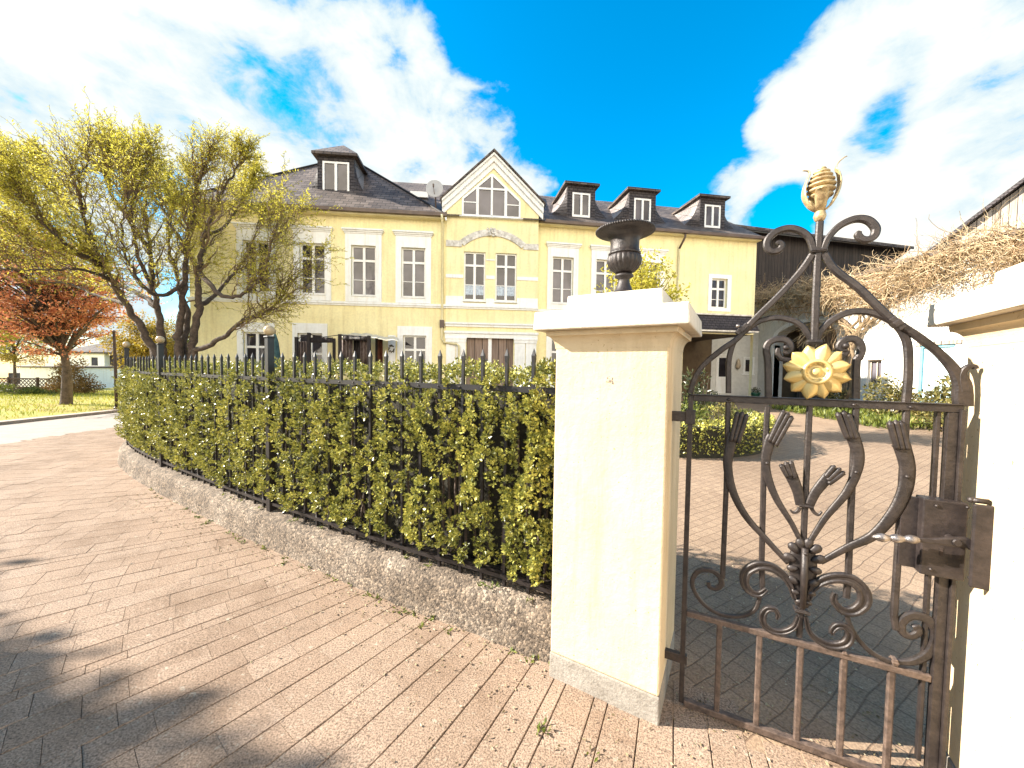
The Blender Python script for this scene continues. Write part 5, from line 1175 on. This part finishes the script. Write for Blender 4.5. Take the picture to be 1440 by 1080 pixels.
def contort(p, d, n, step, wig, up):
    P = [Vector(p)]; d = Vector(d).normalized(); ax = Vector((random.gauss(0, 1), random.gauss(0, 1), random.gauss(0, 1))).normalized(); ph = random.uniform(0, 6)
    for i in range(n):
        side = d.cross(ax); side.normalize() if side.length > 1e-4 else None
        dd = (d+side*sin(ph+i*1.5)*wig+d.cross(side)*cos(ph+i*1.1)*wig*.7+Vector((random.gauss(0, .12), random.gauss(0, .12), up+random.gauss(0, .12)))).normalized(); d = (d*.75+dd*.25).normalized(); P.append(P[-1]+dd*step)
    return P
for pts, r in LIMBS:
    P = catmull([wp(x, y, Yw+o) for x, y, o in pts], 7)
    if pts[0][1] > 780: P = catmull([base+Vector((P[0].x-base.x, P[0].y-base.y, 0))*.8, P[0]], 4)[:-1]+P
    N = len(P); P = [p+Vector((random.gauss(0, .02), random.gauss(0, .02), random.gauss(0, .015))) for p in P]
    tr.tube(P, [max(.014, r*LSC*(1-.92*(k/N)**.7)) for k in range(N)], 9)
    for i in range(int(15+18*N/50)):
        f = random.uniform(.25, 1)**.8; k = min(N-2, int(f*N)); p = P[k]; t_ = (P[k+1]-P[max(0, k-1)]).normalized()
        out = (p-(WC-Vector((0, 0, 3)))).normalized(); d = t_*.7+out*.7+Vector((random.gauss(0, .5), random.gauss(0, .5), random.gauss(.35, .4)))
        n = random.randint(7, 11); Q = contort(p, d, n, random.uniform(.09, .15)*(1-.55*smooth01(5.2, 7.6, p.z)), .45, .0); rr = max(.012, r*.30*(1-.5*f)); rr *= .8; br.tube(Q, [rr*(1-.75*j/n) for j in range(n+1)], 5, False)
        for h in range(random.randint(9, 13)):
            j = random.randint(2, n); q = Q[j]; t2 = (Q[j]-Q[j-1]).normalized(); d2 = t2*.6+(q-WC).normalized()*.45+Vector((random.gauss(0, .6), random.gauss(0, .6), random.gauss(.15, .5)))
            n3 = random.randint(7, 11); R_ = contort(q, d2, n3, random.uniform(.06, .10)*(1-.45*smooth01(6, 8, q.z)), .55, .0); r3 = random.uniform(.004, .008); br.tube(R_, [r3*(1-.6*e/n3) for e in range(n3+1)], 3, False); tips.append(R_)
tr.build('trunk', BARK, wl, True); br.build('twig', TWIG, wl)
for R_ in tips:
    dens_ = 2.0*(.35+.65*smooth01(.35, .75, .5+.5*sin(R_[0].x*1.9+1)*sin(R_[0].z*1.6+R_[0].y))) * (.5+.5*smooth01(3.0, 5.0, R_[-1].z))
    for p, q in zip(R_[2:], R_[3:]):
        for e in range(int(dens_*1.9+random.random())):
            LPs.append(tuple(p.lerp(q, random.random()))); v = (q-p).normalized(); LDs.append((v.x*.5+random.gauss(0, .5), v.y*.5+random.gauss(0, .5), v.z*.5+random.gauss(-.1, .5)))
V, F = leaves(np.array(LPs), np.array(LDs), .080, .27, .15, .25); rawmesh('crown', V, F, WILLO, wl)
# red leaved tree on the lawn
mp_ = thing('red_tree', (-15.9, 13.4, .05), 'round copper red tree with a straight trunk on the lawn across the road', 'tree')
branch_tree(mp_, (-15.9, 13.4, .02), 1.75, .17, (-17.0, 13.4, 4.25), (3.5, 2.7, 2.45), 150, None, .10, MAPLE, .36, flat=.32, per=40, wid=.5)
# golden trees behind the hedge and beyond the road
for i, (px_, Y, hgt, cw, m, lab) in enumerate(((200, 30, 6.5, 2.6, AUTUM, 'orange gold tree seen between the pole and the willow stems'), (318, 27, 6.0, 3.0, GLEAF, 'fresh green tree glimpsed behind the willow stems beside the house'), (20, 40, 9.5, 4.5, AUTUM, 'tall golden tree far behind the copper red tree'), (262, 34, 6.5, 3.0, AUTUM, 'yellow tree behind the foot of the willow'), (-60, 22, 7.5, 3.2, WILLO, 'pale yellow tree cut by the left edge of the photo'))):
    c = at(px_, 500, Y); z0 = G(c.x, Y); r = thing('garden_tree', (c.x, Y, z0), lab, 'tree', 'background trees left of the house')
    branch_tree(r, (c.x, Y, z0), hgt*.3, .16, (c.x, Y, z0+hgt*.62), (cw, cw, hgt*.38), 70, None, .17, m, .55, per=46)
# bushes beyond the lawn
def bush(name, c, rx, ry, rz, n, size, m, lab, cat='bush', group=None, stems=14, wid=.5, up=.4):
    r = thing(name, c, lab, cat, group); c = Vector(c); b = MB(); cl = []
    for i in range(stems):
        a_ = random.uniform(0, 6.28); q = Vector((cos(a_)*random.random()**.5, sin(a_)*random.random()**.5, 0)); e = c+Vector((q.x*rx, q.y*ry, rz*random.uniform(.5, .95)*sqrt(max(.1, 1-q.length_squared*.7)))); b.tube([c+Vector((q.x*.2*rx, q.y*.2*ry, 0)), c.lerp(e, .5)+Vector((q.x*.12, q.y*.12, .05)), e], [.014, .010, .004], 4)
    b.build('stem', BARK, r)
    k = 46
    for i in range(k):
        q = Vector((random.gauss(0, 1), random.gauss(0, 1), abs(random.gauss(0, 1)))).normalized()*random.uniform(.35, .95)
        cl.append(((c.x+q.x*rx, c.y+q.y*ry, c.z+.06+q.z*rz*.95), min(rx, rz)*random.uniform(.18, .38)))
    crown_clumps('foliage', r, cl, n/k, size, m, min(rx, rz)*.28, 1, up, wid); return r
c = at(104, 553, 24); bush('round_bush', (c.x, 24, G(c.x, 24)), 1.35, 1.2, 2.5, 5200, .13, OCHRE, 'rounded brown and gold bush right behind the trunk of the red tree')
c = at(45, 560, 21); bush('low_bush', (c.x, 21, G(c.x, 21)), 1.6, .9, .5, 2200, .10, GLEAF, 'low green mound of a bush on the lawn in front of the lattice fence', group='low bushes on the lawn')
c = at(-10, 560, 22); bush('low_bush', (c.x, 22, G(c.x, 22)), 1.2, .9, .7, 1500, .10, GLEAF, 'low green bush at the left edge in front of the lattice fence', group='low bushes on the lawn')
# lattice fence
lf = thing('lattice_fence', (-33, 28, -.65), 'dark brown lattice panel fence at the back of the lawn', 'fence'); b = MB(); fx0, fx1, fy = -46, -33.2, 28.0; zb_ = G(-36, 28); FT = lambda p: Vector((p[0], fy+p[1], zb_+p[2]))
b.box((fx0, 0, .0), (fx1, .08, .42), FT); b.box((fx0, 0, .98), (fx1, .08, 1.06), FT); b.build('rail', BROWNF, lf); b = MB(); x = fx0
while x < fx1:
    for s in (1, -1): p, q = (x, .44), (x+.54, .98); 
    b.hexa([FT(v) for v in ((x, .02, .42), (x+.07, .02, .42), (x+.07, .04, .42), (x, .04, .42), (x+.56, .02, .98), (x+.63, .02, .98), (x+.63, .04, .98), (x+.56, .04, .98))]); b.hexa([FT(v) for v in ((x+.56, .05, .42), (x+.63, .05, .42), (x+.63, .07, .42), (x+.56, .07, .42), (x, .05, .98), (x+.07, .05, .98), (x+.07, .07, .98), (x, .07, .98))]); x += .28
b.build('lattice', BROWNF, lf)
for x in lin(fx0, fx1, 7): b = MB(); b.box((x-.05, -.03, -.2), (x+.05, .11, 1.12), FT); b.build('post', BROWNF, lf)
# far white houses across the road
def hx(px_, Y): return at(px_, 514, Y).x
Yh = 60; zg = -2.35; wh = thing('white_house', (hx(140, Yh), Yh, zg), 'white two storey house with a dark slate clad wing far behind the lawn', 'house'); xa, xb_, xc = hx(117, Yh), hx(147, Yh), hx(167, Yh)
HT_ = lambda p: Vector((p[0], Yh+p[1], zg+p[2])); hl = [(hx(127, Yh), hx(138, Yh), .7, 1.9), (hx(127, Yh), hx(138, Yh), 3.6, 5.0)]
b = MB(); wallgrid(b, HT_, xa-2.5, xb_, 0, 5.5, hl, 0, .2); b.face([HT_((xb_, 0, 0)), HT_((xb_, 6, 0)), HT_((xb_, 6, 5.5)), HT_((xb_, 0, 5.5))]); b.build('wall', WHT, wh)
b = MB(); b.box((xb_+.02, .8, 2.55), (xc, 7, 5.3), HT_); b.build('slate_wing', SLATD, wh); b = MB(); b.box((xb_+.02, 1.0, 0), (xc, 7, 2.5), HT_); b.build('lower_wall', WHT, wh)
b = MB(); b.hexa([HT_(p) for p in ((xa-3, -.5, 5.5), (xc+.3, -.5, 5.5), (xc+.3, 8, 5.5), (xa-3, 8, 5.5), (xa-3, -.5, 5.75), (xc+.3, -.5, 5.75), (xc-2.5, 4, 7.3), (xa-2, 4, 7.3))]); b.build('roof', SLATE, wh); b = MB(); b.box((hx(157, Yh)-.3, 3, 6), (hx(157, Yh)+.3, 3.6, 7.9), HT_); b.build('chimney', GREYB, wh)
for h in hl:
    b = MB(); b.box((h[0], .06, h[2]), (h[0]+.1, .12, h[3]), HT_); b.box((h[1]-.1, .06, h[2]), (h[1], .12, h[3]), HT_); b.box((h[0]+.1, .06, h[3]-.1), (h[1]-.1, .12, h[3]), HT_); f_ = b.build('window', FRM, wh); b = MB(); b.face([HT_((h[0], .11, h[2])), HT_((h[1], .11, h[2])), HT_((h[1], .11, h[3])), HT_((h[0], .11, h[3]))]); b.build('pane', GLS, f_)
b = MB(); b.box((xb_+.25, .9, 0), (xb_+1.3, .98, 2.1), HT_); b.build('door', TAR, wh); b = MB(); b.box((hx(155, Yh), .93, .7), (hx(160, Yh), .99, 2.1), HT_); b.build('window', GLS, wh)
Yg = 45; zg2 = -1.6; gr = thing('white_garage', (hx(60, Yg), Yg, zg2), 'low white garage building behind the lattice fence', 'garage'); GT2 = lambda p: Vector((p[0], Yg+p[1], zg2+p[2]))
b = MB(); b.box((hx(28, Yg), 0, 0), (hx(98, Yg), 6, 2.6), GT2); b.build('wall', WHT, gr); b = MB(); b.hexa([GT2(p) for p in ((hx(26, Yg), -.2, 2.602), (hx(98, Yg)+.2, -.2, 2.602), (hx(98, Yg)+.2, 6.2, 2.602), (hx(26, Yg), 6.2, 2.602), (hx(26, Yg), -.2, 2.72), (hx(98, Yg)+.2, -.2, 2.72), (hx(98, Yg)+.2, 6.2, 2.85), (hx(26, Yg), 6.2, 2.85))]); b.build('roof', SLATE, gr)
b = MB(); b.box((hx(8, Yg), .2, .6), (hx(28, Yg)-.02, 6, 1.9), GT2); b.build('wall', SLATD, gr)
# pole by the road
c = at(164, 577, 12.6); pole = thing('metal_pole', (c.x, 12.6, .04), 'slim dark metal pole leaning beside the road near the hedge corner', 'pole'); b = MB(); b.tube([(c.x, 12.6, -.1), (c.x, 12.6, 1.4), (c.x-.02, 12.6, 2.62)], [.045, .042, .036], 8); b.build('shaft', BROWNF, pole, True); b = MB(); b.lathe([(.05, 0), (.055, .03), (.03, .06), (.002, .08)], (c.x-.02, 12.6, 2.6), 10); b.lathe([(.075, 0), (.075, .06), (.05, .09)], (c.x, 12.6, .03), 10); b.build('fitting', GUT, pole, True)

# ------------------------------------------------------------------ terrace pavilion with awning
pv_ = thing('pavilion', (-5.9, 12.6, .15), 'dark framed garden pavilion with cream awning, brown drapes and a lettered black valance', 'pavilion'); Yp = 12.7
def pp(x, y, dy=0): return at(x, y, Yp+dy)
for x0, y0, d_ in ((417, 474, 0), (434.5, 468, .0), (478, 470, 0), (519, 472, 0), (530, 476, 1.1), (470, 476, 1.1)):
    t_ = pp(x0, y0, d_); b = MB(); b.box((t_.x-.045, t_.y-.045, .1), (t_.x+.045, t_.y+.045, t_.z)); b.build('post', FABR, pv_)
b = MB(); 
a_, c_, d_ = pp(434.5, 470), pp(478, 471), pp(519, 474); b.tube([a_, pp(455, 474), c_], .014, 5); b.tube([c_, d_], .02, 5); b.tube([pp(417, 477), a_], .014, 5); b.build('beam', FABR, pv_)
b = MB(); n = 24
for i in range(n):
    x0, x1 = 478+(560-478)*i/n, 478+(560-478)*(i+1)/n
    yt = lambda x: 471.3+2.2*cos((x-505)/17)*-.9 if x < 530 else 473.2+(x-530)*.055
    for j in range(5):
        f0, f1 = j/5, (j+1)/5; b.face([pp(x, yt(x)+5.0*f-.8+.8*sin(x*.35), 1.0*(1-f)) for x, f in ((x0, f1), (x1, f1), (x1, f0), (x0, f0))])
o = b.build('awning', AWN, pv_, True)
def cloth(nm, m, x0, x1, ytop, ybot, dy, amp, fr, nn=26):
    b = MB()
    for i in range(nn):
        u0, u1 = x0+(x1-x0)*i/nn, x0+(x1-x0)*(i+1)/nn; b.face([pp(u, y, dy+amp*sin(u*fr)) for u, y in ((u0, ybot), (u1, ybot), (u1, ytop), (u0, ytop))])
    o = b.build(nm, m, pv_, True); md = o.modifiers.new('thick', 'SOLIDIFY'); md.thickness = .01; return o
cloth('drape', DRAPE, 420, 433, 480, 515, .05, .05, 1.6); cloth('drape', DRAPE, 480, 496, 478, 515, .12, .05, 1.3); cloth('drape', FABR, 497, 507, 477, 515, .3, .05, 1.4); cloth('drape', DRAPE, 507, 518, 478, 515, .14, .05, 1.2); cloth('drape', mat('rust_drape', (.16, .05, .025), (.07, .02, .012), 5, .85), 531, 538, 477, 515, .9, .05, 1.2)
cloth('valance', FABR, 436, 468, 474.5, 482, .02, .02, .5, 12); cloth('valance', FABR, 482, 517, 472.5, 478.6, -.03, .0, .5, 4)
fc = bpy.data.curves.new('lettering', 'FONT'); fc.body = 'mWEBED'; fc.size = .085; fc.extrude = .002; fc.align_x = 'CENTER'; fc.align_y = 'CENTER'
to = bpy.data.objects.new('lettering', fc); COL.objects.link(to); c_ = pp(499, 475.3, -.06); to.rotation_euler = (pi/2, 0, 0)
bpy.context.view_layer.update(); me = bpy.data.meshes.new_from_object(to); bpy.data.objects.remove(to); lt = bpy.data.objects.new('lettering', me); COL.objects.link(lt); me.materials.append(FRM); lt.parent = pv_; lt.location = c_-wloc(pv_); lt.rotation_euler = (pi/2, 0, 0)
pr2 = thing('parasol', (at(387, 500, 12.4).x, 12.4, .1), 'closed dark teal parasol standing left of the pavilion', 'parasol'); c_ = at(387, 486, 12.4); b = MB(); b.lathe([(.02, -.9), (.10, -.75), (.13, -.4), (.09, .1), (.03, .35), (.008, .42)], c_, 12, mod=lambda i, th: 1+.18*sin(th*4)); b.build('canopy', TEAL, pr2, True); b = MB(); b.tube([(c_.x, c_.y, .1), (c_.x, c_.y, c_.z+.5)], .02, 6); b.build('pole', GUT, pr2)

# ------------------------------------------------------------------ round bed in the courtyard
BC = Vector((3.3, 8.75, 0)); rb = thing('box_hedge', (BC.x, BC.y, .1), 'low round clipped box hedge ringing the courtyard flower bed', 'hedge')
n = 15000; a_ = RNG.uniform(0, 2*pi, n); rr = 2.3+RNG.uniform(-.42, .0, n); topm = RNG.random(n) < .4; z = np.where(topm, .52+RNG.normal(0, .03, n), RNG.uniform(.02, .52, n)); rr = np.where(topm, rr, 2.3+RNG.normal(0, .03, n)-np.where(RNG.random(n) < .25, .45, 0))
P = np.stack([BC.x+rr*np.cos(a_), BC.y+rr*np.sin(a_), z+np.array([G(BC.x, BC.y)]*n)], 1); D = np.stack([np.cos(a_)*.8, np.sin(a_)*.8, np.full(n, .7)], 1); V, F = leaves(P, D, .05, .6, .2, .6); rawmesh('foliage', V, F, HEDGE, rb)
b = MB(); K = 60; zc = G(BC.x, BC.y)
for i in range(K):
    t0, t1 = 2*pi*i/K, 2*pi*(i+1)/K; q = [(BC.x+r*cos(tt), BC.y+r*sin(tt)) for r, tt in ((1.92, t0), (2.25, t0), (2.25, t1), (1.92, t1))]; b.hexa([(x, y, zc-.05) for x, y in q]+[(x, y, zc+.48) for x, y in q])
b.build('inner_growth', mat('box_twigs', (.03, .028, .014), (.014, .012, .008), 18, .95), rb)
zb = zc
def pxpos(px_, Y): return at(px_, 520, Y).x
bush('leafy_shrub', (pxpos(968, 7.6), 7.6, zb), .5, .5, .78, 1600, .07, GLEAF, 'bright green leafy plant inside the round bed beside the left pillar', group='plants in the round bed')
bush('leafy_shrub', (pxpos(1015, 8.2), 8.2, zb), .55, .5, .85, 1700, .07, BLEAF, 'yellow and russet perennial in the middle of the round bed', group='plants in the round bed')
bush('leafy_shrub', (pxpos(1040, 8.6), 8.6, zb), .5, .5, .62, 1500, .06, GLEAF, 'pale green low plant at the right side of the round bed', group='plants in the round bed')
bush('rhododendron', (pxpos(984, 10.2), 10.2, zb), .55, .6, 1.75, 1500, .13, DLEAF, 'dark glossy rhododendron standing in front of the porch', 'shrub', wid=.35)
yt_ = thing('small_tree', (2.85, 9.0, zb), 'small golden green tree whose top shows above the left gate pillar behind the urn', 'tree')
branch_tree(yt_, (2.85, 9.0, zb), 1.6, .06, (2.95, 9.0, 3.15), (1.05, 1.0, 1.15), 62, None, .085, WILLO, .22, per=40, wid=.5)
bush('topiary', (pxpos(760, 8.0), 8.0, .1), .55, .5, 1.72, 3000, .05, BLEAF, 'clipped golden brown shrub just left of the gate pillar behind the hedge', 'shrub')
# bushes by the white wall
bush('laurel_bush', (12.1, 11.9, .2), .75, .8, 1.55, 1900, .13, BLEAF, 'green and russet bush under the small window of the outbuilding', group='bushes along the outbuilding', wid=.4)
bush('laurel_bush', (10.9, 9.3, .12), .85, .8, 1.55, 2100, .13, BLEAF, 'broad pale leaved bush before the blue door, right behind the gate post', group='bushes along the outbuilding', wid=.4)
bush('laurel_bush', (12.6, 14.6, .2), .35, .4, .9, 700, .10, BLEAF, 'small brown green bush at the foot of the vine trunk', group='bushes along the outbuilding', wid=.4)
n = 2600; P = np.stack([RNG.uniform(9.6, 12.9, n), RNG.uniform(9.8, 14.2, n), np.zeros(n)], 1); k = (P[:, 0]-12.9)*.62 > (P[:, 1]-14.6)*-.0-2.0+(14.2-P[:, 1])*-.28; P = P[k]; P[:, 2] = [G(x, y) for x, y in P[:, :2]]
V, F = leaves(P, np.tile([0, 0, 1.], (len(P), 1)), .22, .25, .1, .5); tag(rawmesh('ground_cover', V, F, GLEAF), 'green ground cover along the foot of the white outbuilding', 'ground cover', kind='stuff')
c_ = at(1062, 553, 18.6); gz = G(c_.x, 18.6); gp_ = thing('green_planter', (c_.x, 18.6, gz), 'small glazed green pot with a clipped plant before the porch wall', 'planter'); b = MB(); b.lathe([(.12, 0), (.18, .05), (.22, .2), (.24, .26), (.2, .27)], (c_.x, 18.6, gz), 16); b.build('pot', GREEN, gp_, True); crown_clumps('foliage', gp_, [((c_.x, 18.6, gz+.33), .2)], 240, .07, DLEAF, .2)

# ------------------------------------------------------------------ tree out of the picture on the left that shades the pavement
random.seed(21); RNG = np.random.default_rng(21)
st = thing('street_tree', (-13.0, .85, 0), 'street tree standing beyond the left edge whose shadow falls on the pavement', 'tree')
branch_tree(st, (-13.0, .85, 0), 2.4, .16, (-12.55, .68, 4.4), (2.2, 2.7, 2.0), 230, None, .17, GLEAF, .46, per=130, shell=.1)
# litter and weeds along the joints
n = 750; s = RNG.random(n)*5.4; off = np.abs(RNG.normal(0, .22, n)); P = []
for a_, d_ in zip(s, off): p, tg, nn_ = fout(a_); q = p+nn_*(.14+d_); P.append((q.x, q.y, .006))
for i in range(170): P.append((random.gauss(.35, .45), random.gauss(1.45, .16), .006))
for i in range(650): q = tG*random.uniform(-.2, .72)+eG*random.uniform(1.75, 3.6); P.append((q.x, q.y, .004))
P = np.array(P); D = RNG.normal(0, 1, (len(P), 3)); D[:, 2] = .12; V, F = leaves(P, D, .017, .5, .2, .1); tag(rawmesh('leaf_litter', V, F, DRYLF), 'small dry leaves and chips scattered along the foot of the wall and gate', 'leaf litter', kind='stuff')
LPw, LDw = [], []
for i in range(60):
    if i < 42: p, tg, nn_ = fout(random.random()**1.4*5.5); q = p+nn_*(.148+abs(random.gauss(0, .03)))
    elif i < 56: p, tg, nn_ = fout(random.random()*5); q = p+nn_*random.uniform(.01, .07)+Vector((0, 0, .25))
    else: q = Vector((random.uniform(.1, .75), 0, 0)); q.y = 1.62-.5*(q.x-.4)-random.uniform(.02, .25)
    for j in range(random.randint(3, 10)): LPw.append((q.x+random.gauss(0, .012), q.y+random.gauss(0, .012), q.z+.003)); LDw.append((random.gauss(0, 1), random.gauss(0, 1), .5))
V, F = leaves(np.array(LPw), np.array(LDw), .028, .4, .2, .2); tag(rawmesh('weeds', V, F, GLEAF), 'little green weeds in the joints of the pavement and on the low wall', 'weeds', kind='stuff')
